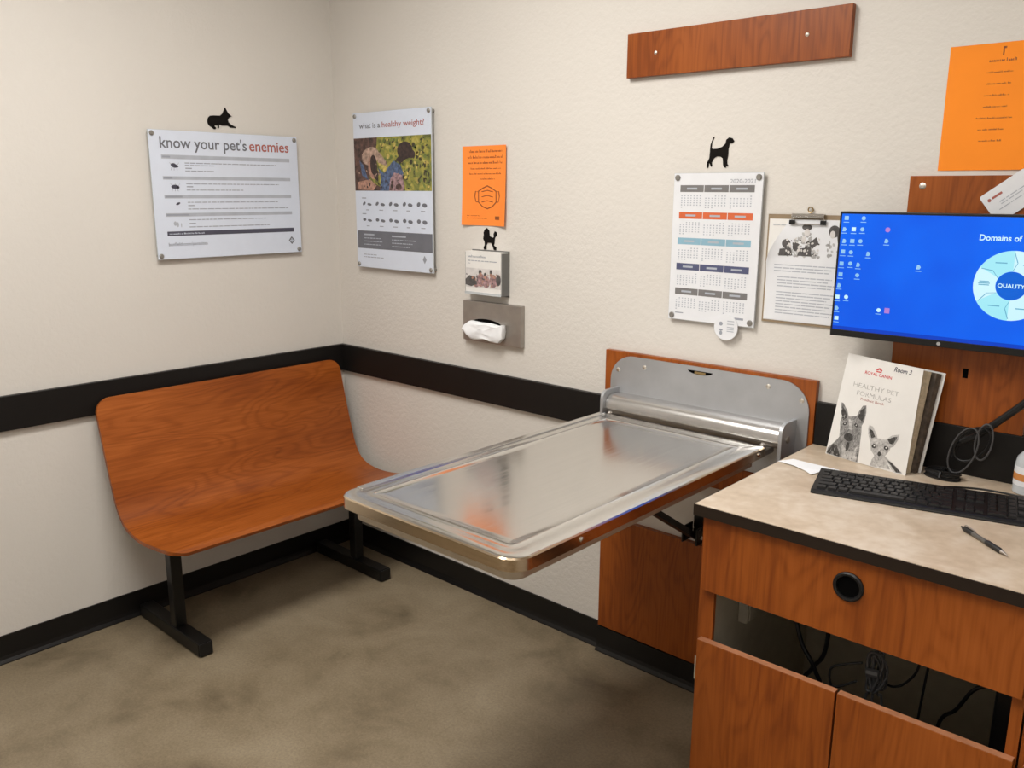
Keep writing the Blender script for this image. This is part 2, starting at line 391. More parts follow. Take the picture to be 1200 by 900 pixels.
# ceiling lights (out of the frame, but the lamps the room is lit by)
for i, (cx, cy, watt) in enumerate(TROFFERS):
    hx, hy = .3, .6
    t = thing('ceiling_light', ['long white ceiling light above the bench and table', 'long white ceiling light above the viewer'][i], 'light', (cx, cy, CEIL-.03))
    bm = bm_new()
    for d in ((cx-hx-.02, cx-hx, cy-hy-.02, cy+hy+.02), (cx+hx, cx+hx+.02, cy-hy-.02, cy+hy+.02), (cx-hx, cx+hx, cy-hy-.02, cy-hy), (cx-hx, cx+hx, cy+hy, cy+hy+.02)):
        add_box(bm, *d, CEIL-.03, CEIL)
    obj('frame', bm, 'fixture', t)
    boxpart('diffuser', 'diffuser', t, cx-hx, cx+hx, cy-hy, cy+hy, CEIL-.012, CEIL-.002)
    la = bpy.data.lights.new('troffer_lamp', 'AREA'); la.shape = 'RECTANGLE'; la.size = 2*hx; la.size_y = 2*hy; la.energy = watt; la.color = LIGHT_COL
    lo = bpy.data.objects.new('troffer_lamp', la); C.objects.link(lo); lo.location = (cx, cy, CEIL-.016)

# ================================================================== bench
BY0, BY1 = -1.100, -.060
b = thing('bench', 'cherry wood bent-ply bench on black steel legs in the corner', 'bench', (.27, (BY0+BY1)/2, 0))
prof = spline([(.046, 0, .868), (.066, 0, .775), (.090, 0, .68), (.118, 0, .58), (.146, 0, .497), (.186, 0, .447), (.25, 0, .424), (.33, 0, .419), (.435, 0, .429), (.515, 0, .438), (.545, 0, .430)], 8)
S = [0]
for a, c in zip(prof, prof[1:]): S.append(S[-1]+(c-a).length)
Ltot = S[-1]
def prof_at(s):
    s = max(0, min(Ltot, s))
    for i in range(len(S)-1):
        if s <= S[i+1]+1e-9:
            t = (s-S[i])/(S[i+1]-S[i]); return prof[i].lerp(prof[i+1], t), (prof[i+1]-prof[i]).normalized()
rc = .055
samples = [rc*(1-math.cos(math.pi/2*k/8)) for k in range(9)]
mid = [rc+(Ltot-2*rc)*k/34 for k in range(1, 34)]
ss = samples+mid+[Ltot-x for x in reversed(samples)]
W = BY1-BY0; yc = (BY0+BY1)/2; TH = .013
def shell_grid(off):
    rows = []
    for s in ss:
        e = min(s, Ltot-s); hw = W/2
        if e < rc: hw = W/2-rc+math.sqrt(max(0, rc*rc-(rc-e)**2))
        p, t = prof_at(s); nrm = Vector((t.z, 0, -t.x))   # toward the back/underside
        rows.append([(p.x+nrm.x*off, yc-hw+2*hw*k/12, p.z+nrm.z*off) for k in range(13)])
    return rows
bm = bm_new()
def grid_verts(rows): return [[bm.verts.new(q) for q in r] for r in rows]
A = grid_verts(shell_grid(0)); B = grid_verts(shell_grid(TH))
for G in (A, B):
    for i in range(len(G)-1):
        for k in range(12): bm.faces.new((G[i][k], G[i][k+1], G[i+1][k+1], G[i+1][k]))
nrow = len(A)
per = [(i, 0) for i in range(nrow)]+[(nrow-1, k) for k in range(1, 13)]+[(i, 12) for i in range(nrow-2, -1, -1)]+[(0, k) for k in range(11, 0, -1)]
for q in range(len(per)):
    i, k = per[q]; i2, k2 = per[(q+1) % len(per)]
    bm.faces.new((A[i][k], A[i2][k2], B[i2][k2], B[i][k]))
bmesh.ops.recalc_face_normals(bm, faces=bm.faces)
shell = obj('seat_and_back', bm, 'wood_y', b, smooth=True, label='bent cherry wood seat and backrest in one sheet')
for yy in (-.98, -.18):
    boxpart('foot', 'blackpaint', b, .028, .468, yy-.026, yy+.026, .003, .052, bevel=.004)
    boxpart('end_cap', 'black', b, .468, .474, yy-.024, yy+.024, .005, .050, bevel=.002)
    boxpart('leg', 'blackpaint', b, .262, .302, yy-.021, yy+.021, .052, .396, bevel=.003)
    boxpart('seat_bracket', 'blackpaint', b, .20, .44, yy-.02, yy+.02, .396, .404, bevel=.001)
    boxpart('foot_pad', 'black', b, .42, .45, yy-.02, yy+.02, 0, .003)
boxpart('crossbar', 'blackpaint', b, .24, .262, -.96, -.2, .372, .394, bevel=.003)

# ================================================================== wood panels on the wall
def screw_head(parent, p, axis, r=.006, mat='screw'):
    return obj('screw', add_lathe(bm_new(), p, axis, [(r, -.001), (r, .0008), (r*.6, .0022), (0, .0026)], 12), mat, parent, smooth=True)
t = thing('wall_board', 'narrow cherry wood board with two screws high on the wall', 'board', (1.822, 0, 1.913))
bd = boxpart('board', 'wood_v', t, 1.487, 2.161, -.019, -.0005, 1.915, 2.04, bevel=.0012)
for x in (1.588, 2.047): screw_head(t, (x, -.019, 1.979), (0, -1, 0), .0055)
up = obj('wall_panel', add_box(bm_new(), 1.441, 2.150, -.019, -.0005, .70, 1.078, bevel=.0012), 'wood_v')
tag(up, 'cherry wood panel behind the metal plate of the exam table', 'panel')
lp = obj('wall_panel', add_box(bm_new(), 1.441, 2.150, -.021, -.0005, .094, .503, bevel=.0012), 'wood_v')
tag(lp, 'cherry wood panel low on the wall below the exam table', 'panel')
t = thing('monitor_backboard', 'tall cherry wood board on the wall behind the monitor', 'board', (2.495, 0, 1.021))
boxpart('board', 'wood_v', t, 2.338, 2.652, -.019, -.0005, 1.0215, 1.622, bevel=.0012)
screw_head(t, (2.369, -.019, 1.598), (0, -1, 0), .008); screw_head(t, (2.62, -.019, 1.598), (0, -1, 0), .008)
boxpart('cable_slot', 'darkhole', t, 2.508, 2.52, -.0196, -.0185, 1.142, 1.165)

# ================================================================== exam table
X0, X1, YF, YB, ZT = 1.506, 2.066, -1.158, -.122, .900
tb = thing('exam_table', 'fold-down stainless steel exam table mounted on the wall', 'exam table', ((X0+X1)/2, -.03, .50))
# mounting plate with two rounded top corners
r = .085; px0, px1, pz0, pz1 = 1.466, 2.136, .78, 1.068
pp = [(px0, pz0), (px1, pz0)]
pp += [(px1-r+r*math.cos(a), pz1-r+r*math.sin(a)) for a in [math.pi/2*k/10 for k in range(11)]]
pp += [(px0+r+r*math.cos(a), pz1-r+r*math.sin(a)) for a in [math.pi/2+math.pi/2*k/10 for k in range(11)]]
plate = obj('mounting_plate', add_prism(bm_new(), [(x, -.0195, z) for x, z in pp], (0, -1, 0), .004), 'galv', tb, label='grey galvanised mounting plate with rounded corners')
for x, z in ((1.494, 1.019), (1.595, 1.039), (2.012, 1.043), (2.113, 1.018)): screw_head(plate, (x, -.0235, z), (0, -1, 0), .007)
# latch slot
sl = [(1.757+.036+.042*math.cos(a), 1.053+.011*math.sin(a)-.002) for a in [math.pi+math.pi*k/10 for k in range(11)]]
obj('latch_slot', add_prism(bm_new(), [(x, -.0236, z+.004) for x, z in sl], (0, -1, 0), .0006), 'darkhole', plate)
boxpart('latch_tongue', 'brass', plate, 1.775, 1.812, -.0262, -.0244, 1.046, 1.053, bevel=.0005)
# hinge brackets: rounded front top corner, seen edge on
for x in (1.496, 2.098):
    q = [(-.0235, .83), (-.112, .83), (-.112, .935)]
    q += [(-.112+.028-.028*math.cos(a), .935+.028*math.sin(a)) for a in [math.pi/2*k/8 for k in range(9)]][1:]
    q += [(-.0235, .963)]
    br = obj('hinge_bracket', add_prism(bm_new(), [(x-.005, yy, z) for yy, z in q], (1, 0, 0), .010), 'galv', tb)
    obj('bolt', add_lathe(bm_new(), (x+.005, -.075, .915), (1, 0, 0), [(.010, 0), (.010, .004), (.006, .006), (0, .006)], 14), 'dull', br, smooth=True)
# curved hinge rail between the brackets
q = [(-.0235, .946), (-.045, .949), (-.066, .948), (-.083, .943), (-.094, .934), (-.099, .922), (-.099, .905), (-.096, .905), (-.096, .922), (-.091, .932), (-.081, .940), (-.0655, .9445), (-.045, .9455), (-.0235, .9425)]
rail = obj('hinge_rail', add_prism(bm_new(), [(1.502, yy, z) for yy, z in q], (1, 0, 0), .590), 'railsteel', tb, smooth=True)
obj('hinge_rod', add_tube(bm_new(), [(1.502, -.075, .895), (2.092, -.075, .895)], .011, 12), 'dull', tb, smooth=True)
for x in (1.53, 2.05):
    boxpart('hinge_arm', 'dull', tb, x-.012, x+.012, YB+.001, -.064, .868, .886, bevel=.003)
    obj('stop_bolt', add_lathe(bm_new(), (x, -.112, .886), (0, 0, 1), [(.009, 0), (.009, .012), (.005, .016), (0, .016)], 12), 'dull', tb, smooth=True)
# deck: lofted rounded rectangles (rim, step down, bead, flat middle)
def rrect(i, z, rf=.05, rbk=.012, n=8):
    a0, a1, b0, b1 = X0+i, X1-i, YF+i, YB-i
    rf = max(.004, rf-i*.6); rbk = max(.003, rbk-i*.4); pts = []
    for cx, cy, rr, st in ((a1-rf, b0+rf, rf, -math.pi/2), (a1-rbk, b1-rbk, rbk, 0), (a0+rbk, b1-rbk, rbk, math.pi/2), (a0+rf, b0+rf, rf, math.pi)):
        for k in range(n+1):
            a = st+math.pi/2*k/n; pts.append((cx+rr*math.cos(a), cy+rr*math.sin(a), z))
    return pts
def loft(rings, cap0=True, cap1=True):
    bm = bm_new(); V = [[bm.verts.new(p) for p in r] for r in rings]; n = len(V[0])
    for A_, B_ in zip(V, V[1:]):
        for k in range(n): bm.faces.new((A_[k], A_[(k+1) % n], B_[(k+1) % n], B_[k]))
    if cap0: bm.faces.new(V[0][::-1])
    if cap1: bm.faces.new(V[-1])
    bmesh.ops.recalc_face_normals(bm, faces=bm.faces); return bm
deck = obj('table_top', loft([rrect(.003, .8985), rrect(.007, .9), rrect(.028, .9), rrect(.040, .8982), rrect(.058, .8980), rrect(.0605, .8991), rrect(.063, .8978), rrect(.085, .8975)], cap0=False), 'steel', tb, smooth=True, label='brushed stainless steel table top with a shallow raised rim')
obj('apron', loft([rrect(.004, .8685), rrect(.0, .871), rrect(0, .8955), rrect(.003, .8985)], cap0=True, cap1=False), 'steel_painted_reflection', tb, smooth=True, label='polished steel edge of the table top')
obj('underframe', loft([rrect(.028, .840), rrect(.026, .842), rrect(.026, .863), rrect(.042, .864), rrect(.042, .8685)], cap1=False), 'under', tb, smooth=True)
boxpart('side_lip', 'steel', tb, X0+.008, X0+.028, YF+.058, YB-.02, .8995, .9035, bevel=.0012)
for y in (-.955, -.165): obj('side_screw', add_lathe(bm_new(), (X1, y, .884), (1, 0, 0), [(.006, -.001), (.006, .002), (.003, .004), (0, .0045)], 12), 'chrome', tb, smooth=True)
# folding support strut and its wall bracket
A0 = Vector((1.812, -.052, .545)); A1 = Vector((1.755, -.50, .840))
dv = (A1-A0).normalized(); sd = Vector((1, 0, 0)); sd = (sd-dv*sd.dot(dv)).normalized(); un = dv.cross(sd)
bm = bm_new(); cs = []
for P in (A0, A1): cs.append([bm.verts.new(P+sd*a_*.016+un*c_*.009) for a_, c_ in ((-1, -1), (1, -1), (1, 1), (-1, 1))])
for k in range(4): bm.faces.new((cs[0][k], cs[0][(k+1) % 4], cs[1][(k+1) % 4], cs[1][k]))
bm.faces.new(cs[0][::-1]); bm.faces.new(cs[1]); bmesh.ops.recalc_face_normals(bm, faces=bm.faces)
obj('support_strut', bm, 'blackpaint', tb)
wb = boxpart('strut_bracket', 'blackpaint', tb, 1.79, 1.86, -.010, -.0005, .512, .60, bevel=.002)
boxpart('strut_ear', 'blackpaint', tb, 1.832, 1.840, -.07, -.010, .52, .572, bevel=.002)
boxpart('strut_ear', 'blackpaint', tb, 1.784, 1.790, -.07, -.010, .52, .572, bevel=.002)
obj('strut_pin', add_tube(bm_new(), [(1.78, -.052, .543), (1.845, -.052, .543)], .007, 10), 'chrome', tb, smooth=True)

# ================================================================== counter
WX0, WX1, WY = 2.149, 3.60, -.650
ct = thing('worktop', 'beige stone-look worktop with dark front edge band', 'counter', ((WX0+WX1)/2, WY/2, .8735))
boxpart('surface', 'laminate', ct, WX0+.002, WX1, WY+.002, -.001, .874, .900, bevel=.0008)
boxpart('front_edge_band', 'laminate_edge', ct, WX0, WX1, WY-.001, WY+.002, .8735, .8985)
boxpart('side_edge_band', 'laminate_edge', ct, WX0-.001, WX0+.002, WY+.002, -.001, .8735, .8985)
bs = obj('backsplash', add_box(bm_new(), 2.153, WX1, -.019, -.0005, .9005, 1.0205, bevel=.0015), 'rail'); tag(bs, 'black backsplash strip standing on the back of the worktop', 'backsplash')
def cabinet(x0, x1, label, detail):
    t = thing('cabinet', label, 'cabinet', ((x0+x1)/2, -.31, 0))
    yf = -.612
    boxpart('side_panel', 'melamine', t, x0+.004, x0+.020, yf+.004, -.001, .085, .873)
    boxpart('side_panel', 'melamine', t, x1-.020, x1-.004, yf+.004, -.001, .085, .873)
    boxpart('stile', 'wood_v', t, x0, x0+.038, yf-.006, yf+.004, .085, .873)
    boxpart('stile', 'wood_v', t, x1-.020, x1, yf-.006, yf+.004, .085, .873)
    boxpart('outer_panel', 'wood_v', t, x0, x0+.004, yf+.004, -.036, .0, .873)
    boxpart('cabinet_floor', 'melamine', t, x0+.020, x1-.020, yf+.004, -.001, .085, .103)
    boxpart('back_panel', 'melamine', t, x0+.020, x1-.020, -.012, -.001, .103, .873)
    boxpart('toe_kick', 'base', t, x0+.004, x1, -.55, -.535, 0, .085)
    ap = boxpart('apron', 'wood_v', t, x0+.012, x1-.002, yf-.024, yf-.006, .693, .869, bevel=.001)
    xm = (x0+x1)/2+.004
    for k, (a, c) in enumerate(((x0+.010, xm-.0022), (xm+.0022, x1-.002))):
        d = boxpart('door', 'wood_v', t, a, c, yf-.024, yf-.006, .09, .566, bevel=.0008)
        boxpart('edge_band', 'wood_edge', d, a+.0008, c-.0008, yf-.0235, yf-.0065, .5662, .5672)
        if k == 0: boxpart('hinge', 'chrome', d, a-.006, a-.001, yf-.020, yf-.007, .46, .52, bevel=.001)
    if detail:
        g = obj('grommet', add_lathe(bm_new(), (2.4995, yf-.024, .808), (0, -1, 0), [(.031, 0), (.031, .004), (.028, .0065), (.0235, .0055), (.0225, .001)], 28), 'black', ap, smooth=True, label='round black cable grommet in the apron')
        obj('grommet_hole', add_lathe(bm_new(), (2.4995, yf-.0245, .808), (0, -1, 0), [(.0225, 0), (.0225, .0012), (0, .0012)], 24), 'darkhole', g)
    return t
cab = cabinet(2.158, 2.824, 'cherry wood cabinet with grommet and open cable slot above two doors', True)
cabinet(2.828, 3.58, 'cherry wood cabinet to the right of the open cable slot', False)
# things inside the cable slot
t = thing('power_adapter', 'small ivory plug adapter inside the cabinet slot', 'adapter', (2.19, -.43, .535))
boxpart('body', 'ivory', t, 2.1785, 2.204, -.46, -.405, .545, .615, bevel=.004); boxpart('face', 'ivory', t, 2.204, 2.208, -.452, -.413, .552, .608, bevel=.002)
t = thing('power_strip', 'black vented power strip at the right end of the cabinet slot', 'power strip', (2.78, -.465, .1035))
boxpart('body', 'black', t, 2.757, 2.803, -.51, -.42, .1035, .70, bevel=.006)
for k in range(9): boxpart('socket', 'cable_grey', t, 2.7555, 2.757, -.49, -.44, .42+k*.03, .437+k*.03)
CAB = [([(2.325, -.50, .855), (2.330, -.50, .70), (2.342, -.50, .630), (2.362, -.50, .571), (2.396, -.50, .520), (2.42, -.48, .42), (2.43, -.44, .106)], .0050, 'thick black cable hanging leftmost in the cabinet slot'),
       ([(2.410, -.475, .855), (2.411, -.475, .68), (2.405, -.475, .557), (2.379, -.475, .504), (2.35, -.46, .42), (2.34, -.42, .106)], .0050, 'black cable bending left across the leftmost thick cable'),
       ([(2.517, -.560, .612), (2.49, -.562, .600), (2.458, -.562, .580), (2.452, -.562, .560), (2.458, -.562, .535), (2.475, -.562, .540), (2.509, -.560, .566)], .0026, 'thin black cable looping out left of the knotted bundle'),
       ([(2.62, -.515, .66), (2.612, -.515, .609), (2.59, -.515, .572), (2.571, -.515, .558), (2.556, -.513, .556)], .0026, 'thin black cable sagging right of the knotted bundle'),
       ([(2.633, -.50, .855), (2.632, -.50, .66), (2.628, -.50, .60), (2.622, -.50, .50), (2.61, -.48, .35), (2.60, -.45, .106)], .0026, 'thin black cable hanging straight between bundle and power strip'),
       ([(2.752, -.45, .60), (2.735, -.45, .60), (2.706, -.45, .575), (2.68, -.45, .52), (2.65, -.45, .47), (2.64, -.44, .30), (2.64, -.42, .106)], .0040, 'cable curving down from the black power strip')]
for pts, rad, lab in CAB:
    tag(obj('cable', add_tube(bm_new(), spline(pts, 8), rad, 8), 'black', smooth=True), lab, 'cable', 'cables inside the cabinet')
bm = bm_new()
for k in range(6):
    ph = k*.9; c = Vector((2.540+.007*math.sin(k*2.1), -.552+.005*k, .592+.004*math.cos(k*1.7))); pts = []
    for q in range(24):
        a = 2*math.pi*q/24; pts.append(c+Vector((.013*math.cos(a)+.006*math.sin(2*a+ph), .002*math.sin(3*a+ph), .046*math.sin(a))))
    add_tube(bm, pts, .0026, 6, closed=True)
add_tube(bm, [(2.528, -.558, .595), (2.552, -.558, .598)], .009, 8)
for k, (x, z) in enumerate(((2.520, .48), (2.536, .47), (2.556, .50))): add_tube(bm, spline([(2.540, -.54, .58), ((2.54+x)/2, -.538, .54), (x, -.53, z), (x, -.50, .106)], 6), .0026, 6)
tag(obj('cable_bundle', bm, 'cable_grey', smooth=True), 'knotted bundle of black cable in the middle of the cabinet slot', 'cable')

# ================================================================== posters and notices
def sign(name, label, cat, origin, U, V, w_, h_, off=.016, th=.005, pins=None, sheet_mat='poster'):
    O = Vector(origin); U = Vector(U); V = Vector(V); Nn = U.cross(V)
    t = thing(name, label, cat, tuple(O+U*w_/2))
    f0 = frame(O, U, V)
    panel = obj('acrylic_panel', add_prism(bm_new(), [f0(u, v, off) for u, v in rect(0, 0, w_, h_)], tuple(Nn), th-.0012), 'acrylic', t)
    sheet = obj('printed_sheet', add_prism(bm_new(), [f0(u, v, off+th-.0012) for u, v in rect(.001, .001, w_-.001, h_-.001)], tuple(Nn), .0012), sheet_mat, t)
    fr = frame(O+Nn*(off+th), U, V)
    for u, v in pins or ((.013, .013), (w_-.013, .013), (w_-.013, h_-.013), (.013, h_-.013)):
        obj('standoff_cap', add_lathe(bm_new(), fr(u, v, 0), tuple(Nn), [(.0085, 0), (.0085, .003), (.0065, .005), (0, .005)], 16), 'standoff', t, smooth=True)
        obj('standoff_spacer', add_lathe(bm_new(), f0(u, v, 0), tuple(Nn), [(.0075, 0), (.0075, off)], 12), 'standoff', t, smooth=True)
    return t, fr
# --- pet enemies poster
t, fr = sign('poster', "white landscape poster reading know your pet's enemies above the bench", 'poster', (0, -.816, 1.332), (0, 1, 0), (0, 0, 1), .612, .457)
text('title_text', "know your pet's", fr, .040, .395, .345, .056, 'ink', t, bold=.012)
text('title_text', 'enemies', fr, .396, .395, .176, .056, 'red', t, bold=.012)
decal('section_bands', fr, [rect(.042, .357, .573, .371), rect(.042, .284, .573, .296), rect(.042, .218, .573, .230), rect(.042, .153, .573, .165)], 'ink_pale', t)
decal('footer_band', fr, [rect(.042, .084, .578, .100)], 'ink_dark', t)
decal('footer_text', fr, words(.05, .19, .089, .006), 'poster', t, .0006)
decal('section_name', fr, [rect(.045, .361, .075, .367), rect(.045, .287, .078, .293), rect(.045, .221, .11, .227), rect(.045, .156, .13, .162)], 'ink_light', t, .0006)
text('address_text', 'banfield.com/parasites', fr, .044, .048, .152, .017, 'ink', t)
lines = []
for u1, v in ((.51, .342), (.245, .334), (.245, .314), (.52, .268), (.36, .246), (.51, .202), (.557, .178), (.453, .139), (.47, .113)): lines += words(.129, u1, v, .0032, .008, .03, .003)
for v in (.323, .2575, .190, .125): lines += [rect(.130, v, .155, v+.004)]
decal('small_print', fr, lines, 'ink_light', t)
bugs = [ell(.087, .334, .013, .0075, 14, -.3), ell(.099, .331, .005, .004), ell(.085, .259, .015, .007, 14), ell(.097, .257, .005, .005), ell(.092, .199, .009, .004, 12, .4)]
for cx, cy in ((.087, .332), (.085, .258)):
    for k in range(3):
        for s in (-1, 1): bugs.append([(cx-.008+k*.008, cy), (cx-.007+k*.008, cy), (cx-.012+k*.012, cy-.015), (cx-.013+k*.012, cy-.015)] if s < 0 else [(cx-.006+k*.008, cy), (cx-.005+k*.008, cy), (cx-.016+k*.018, cy+.012), (cx-.017+k*.018, cy+.012)])
decal('parasite_pictures', fr, bugs, 'ink_dark', t)
decal('worm_pictures', fr, [ell(.075, .128, .006, .008), ell(.084, .124, .005, .009), ell(.098, .122, .002, .008)], 'ink_pale', t)
decal('clinic_mark', fr, [[(.566, .066), (.580, .050), (.566, .034), (.552, .050)]], 'ink', t); decal('clinic_mark_cross', fr, [rect(.564, .042, .568, .058), rect(.558, .048, .574, .052)], 'poster', t, .0006)
# --- healthy weight poster
t, fr = sign('poster', 'white portrait poster with a photograph reading what is a healthy weight', 'poster', (.157, 0, 1.270), (1, 0, 0), (0, 0, 1), .466, .614, off=.019)
text('title_text', 'what is a', fr, .040, .553, .13, .030, 'ink', t, bold=.008); text('title_text', 'healthy weight?', fr, .182, .553, .245, .030, 'red', t, bold=.008)
decal('photograph', fr, [rect(.002, .310, .464, .516)], 'foliage', t)
for mt_, n_, hh_ in (('leaf_dark', 110, .00035), ('leaf_green', 70, .0004), ('leaf_yellow', 55, .00045)): speckle('photo_leaves', fr, .15, .312, .462, .515, n_, .003, .011, mt_, t, hh_)
decal('photo_dark_ground', fr, [[(.002, .516), (.15, .516), (.14, .46), (.09, .42), (.10, .35), (.20, .31), (.002, .31)]], 'maroon', t, .0005)
decal('people_patches', fr, [ell(.105, .445, .055, .035, 16, .15), [(.16, .46), (.20, .425), (.205, .405), (.15, .42)]], 'hairl', t, .0007)
decal('people_patches', fr, [[(.035, .43), (.06, .41), (.09, .35), (.05, .37)], [(.15, .40), (.20, .37), (.215, .34), (.17, .36)]], 'denim', t, .0009)
decal('people_patches', fr, [ell(.118, .40, .028, .045, 14, .1), [(.02, .345), (.10, .355), (.14, .33), (.12, .312), (.02, .315)]], 'skin', t, .0008)
decal('people_patches', fr, [ell(.125, .41, .022, .04, 14, .1), [(.13, .40), (.155, .385), (.15, .345), (.125, .36)]], 'hair', t, .001)
decal('photo_jacket', fr, [[(.16, .31), (.17, .36), (.215, .40), (.245, .425), (.285, .41), (.305, .375), (.285, .345), (.30, .31)]], 'denim', t, .0010)
decal('photo_backpack', fr, [[(.215, .31), (.225, .355), (.25, .38), (.295, .37), (.31, .33), (.30, .31)]], 'pink', t, .0012)
decal('people_patches', fr, [[(.22, .312), (.235, .35), (.245, .348), (.235, .312)], ell(.275, .325, .018, .012)], 'maroon', t, .0014)
decal('people_patches', fr, [ell(.315, .462, .045, .033, 18, .05), [(.262, .43), (.30, .455), (.32, .43), (.285, .412)], ell(.352, .448, .022, .016)], 'hair', t, .0013)
speckle('photo_shadow', fr, .02, .315, .30, .36, 16, .003, .009, 'hair', t, .00155); speckle('photo_light', fr, .02, .32, .31, .42, 14, .002, .006, 'hairl', t, .0016)
decal('info_band', fr, [rect(.008, .078, .463, .150)], 'ink', t)
sm = []
for r_, v in enumerate((.253, .189)):
    for k in range(5):
        u = .048+k*.083
        sm += [ell(u+.008, v+.006, .011, .006 + .0006*k, 10, .5 if r_ == 0 else 0), ell(u+.042, v+.003, .014, .005+.0007*k, 12, -.1)]
decal('animal_pictures', fr, sm, 'ink', t)
ln = []
for v in (.232, .168):
    for k in range(5): ln += [rect(.068+k*.083, v, .068+k*.083+.02+.004*(k % 3), v+.0035)]
ln += [rect(.042, .279, .07, .283), rect(.042, .216, .068, .220)]
for v, e in ((.052, .13), (.042, .17)): ln += words(.045, e, v, .003)
decal('small_print', fr, ln, 'ink_light', t)
ln = [rect(.05, .132, .115, .138), rect(.225, .130, .31, .136)]
for k in range(3): ln += words(.05, .155+.01*(k % 2), .119-k*.013, .0035)+words(.225, .37-.02*k, .117-k*.013, .0035)
decal('band_text', fr, ln, 'ink_pale', t, .0006)
decal('clinic_mark', fr, [[(.417, .066), (.428, .05), (.417, .034), (.406, .05)]], 'ink_light', t)
# --- calendar
t, fr = sign('calendar', 'white wall calendar with grey, orange, blue and navy month headers', 'calendar', (1.668, 0, 1.203), (1, 0, 0), (0, 0, 1), .284, .432, off=.010, th=.006, sheet_mat='white_cool')
text('year_text', '2020-2021', fr, .184, .403, .077, .016, 'ink_light', t)
days = []
for i, (v, mname) in enumerate(((.378, 'calgrey'), (.301, 'calorange'), (.226, 'calblue'), (.151, 'calnavy'), (.077, 'calgrey'))):
    u0 = .023-.0006*i
    decal('month_headers', fr, [rect(u0+k*.0797, v, u0+k*.0797+.0775, v+.0195) for k in range(3)], mname, t)
    for k in range(3):
        decal('month_name', fr, [rect(u0+k*.0797+.022, v+.007, u0+k*.0797+.022+.034, v+.0125)], 'ink_pale', t, .0006)
        for rw in range(6):
            for cl in range(7):
                if (rw == 0 and cl < (i*2+k*3) % 7) or (rw == 5 and cl > (i+k*2) % 4): continue
                a = u0+k*.0797+.004+cl*.0103; days.append(rect(a, v-.0125-rw*.0066, a+.0042, v-.0092-rw*.0066))
decal('day_numbers', fr, days, 'ink_pale', t)
decal('small_print', fr, [rect(.024, .020, .052, .023), rect(.222, .018, .25, .024)], 'ink_light', t)
# round tag stuck at the calendar's lower edge
t = thing('round_tag', 'small round white card stuck to the bottom of the calendar', 'tag', (1.866, -.017, 1.157))
obj('disc', add_lathe(bm_new(), (1.866, -.0168, 1.196), (0, -1, 0), [(.038, 0), (.038, .002), (.0375, .0024)], 32), 'white_cool', t)
fr = frame((1.866, -.0193, 1.196), (1, 0, 0), (0, 0, 1))
decal('paw_marks', fr, [ell(-.016, .010, .006, .006), ell(-.015, -.017, .005, .006), ell(-.015, -.008, .006, .003)], 'ink_light', t)
decal('small_print', fr, [rect(.004, v, .026, v+.0025) for v in (.018, .009, 0, -.006, -.012)], 'ink_pale', t)

# --- animal silhouettes on the wall
CAT = [(-.575,1.832),(-.572,1.841),(-.564,1.849),(-.550,1.851),(-.522,1.852),(-.513,1.859),(-.507,1.870),(-.500,1.883),(-.496,1.877),(-.491,1.868),(-.486,1.861),(-.474,1.852),(-.482,1.850),(-.488,1.844),(-.491,1.839),(-.489,1.830),(-.477,1.821),(-.459,1.814),(-.461,1.811),(-.483,1.811),(-.493,1.817),(-.518,1.816),(-.524,1.820),(-.529,1.818),(-.529,1.809),(-.533,1.805),(-.536,1.808),(-.534,1.815),(-.546,1.816),(-.548,1.812),(-.541,1.807),(-.545,1.802),(-.552,1.802),(-.557,1.807),(-.570,1.814),(-.575,1.823)]
DOG = [(1.786,1.735),(1.779,1.719),(1.778,1.704),(1.783,1.702),(1.798,1.702),(1.812,1.707),(1.822,1.715),(1.824,1.726),(1.833,1.732),(1.843,1.729),(1.849,1.721),(1.844,1.716),(1.835,1.715),(1.832,1.701),(1.832,1.684),(1.830,1.669),(1.831,1.659),(1.835,1.655),(1.832,1.652),(1.829,1.656),(1.827,1.649),(1.821,1.650),(1.818,1.658),(1.816,1.675),(1.809,1.680),(1.797,1.681),(1.788,1.676),(1.781,1.664),(1.783,1.656),(1.780,1.652),(1.776,1.660),(1.773,1.665),(1.772,1.653),(1.769,1.649),(1.766,1.650),(1.767,1.665),(1.773,1.676),(1.774,1.694),(1.774,1.702),(1.775,1.714),(1.782,1.733)]
POO = [(.886,1.451),(.897,1.441),(.899,1.422),(.914,1.417),(.920,1.420),(.919,1.431),(.925,1.440),(.935,1.436),(.934,1.425),(.925,1.417),(.923,1.398),(.920,1.390),(.932,1.383),(.931,1.373),(.920,1.374),(.914,1.387),(.907,1.398),(.889,1.398),(.883,1.388),(.883,1.375),(.872,1.373),(.869,1.380),(.875,1.391),(.873,1.402),(.867,1.412),(.870,1.426),(.869,1.434),(.875,1.445)]
tag(obj('animal_silhouette', add_prism(bm_new(), [(.0003, y, z) for y, z in CAT], (1, 0, 0), .0022), 'silhouette'), "black silhouette of a lying cat above the pet's enemies poster", 'wall decal', 'animal silhouettes')
tag(obj('animal_silhouette', add_prism(bm_new(), [(x, -.0003, z) for x, z in DOG], (0, -1, 0), .0022), 'silhouette'), 'black silhouette of a standing dog above the calendar', 'wall decal', 'animal silhouettes')
tag(obj('animal_silhouette', add_prism(bm_new(), [(x, -.0003, z) for x, z in POO], (0, -1, 0), .0022), 'silhouette'), 'black silhouette of a poodle above the brochure holder', 'wall decal', 'animal silhouettes')

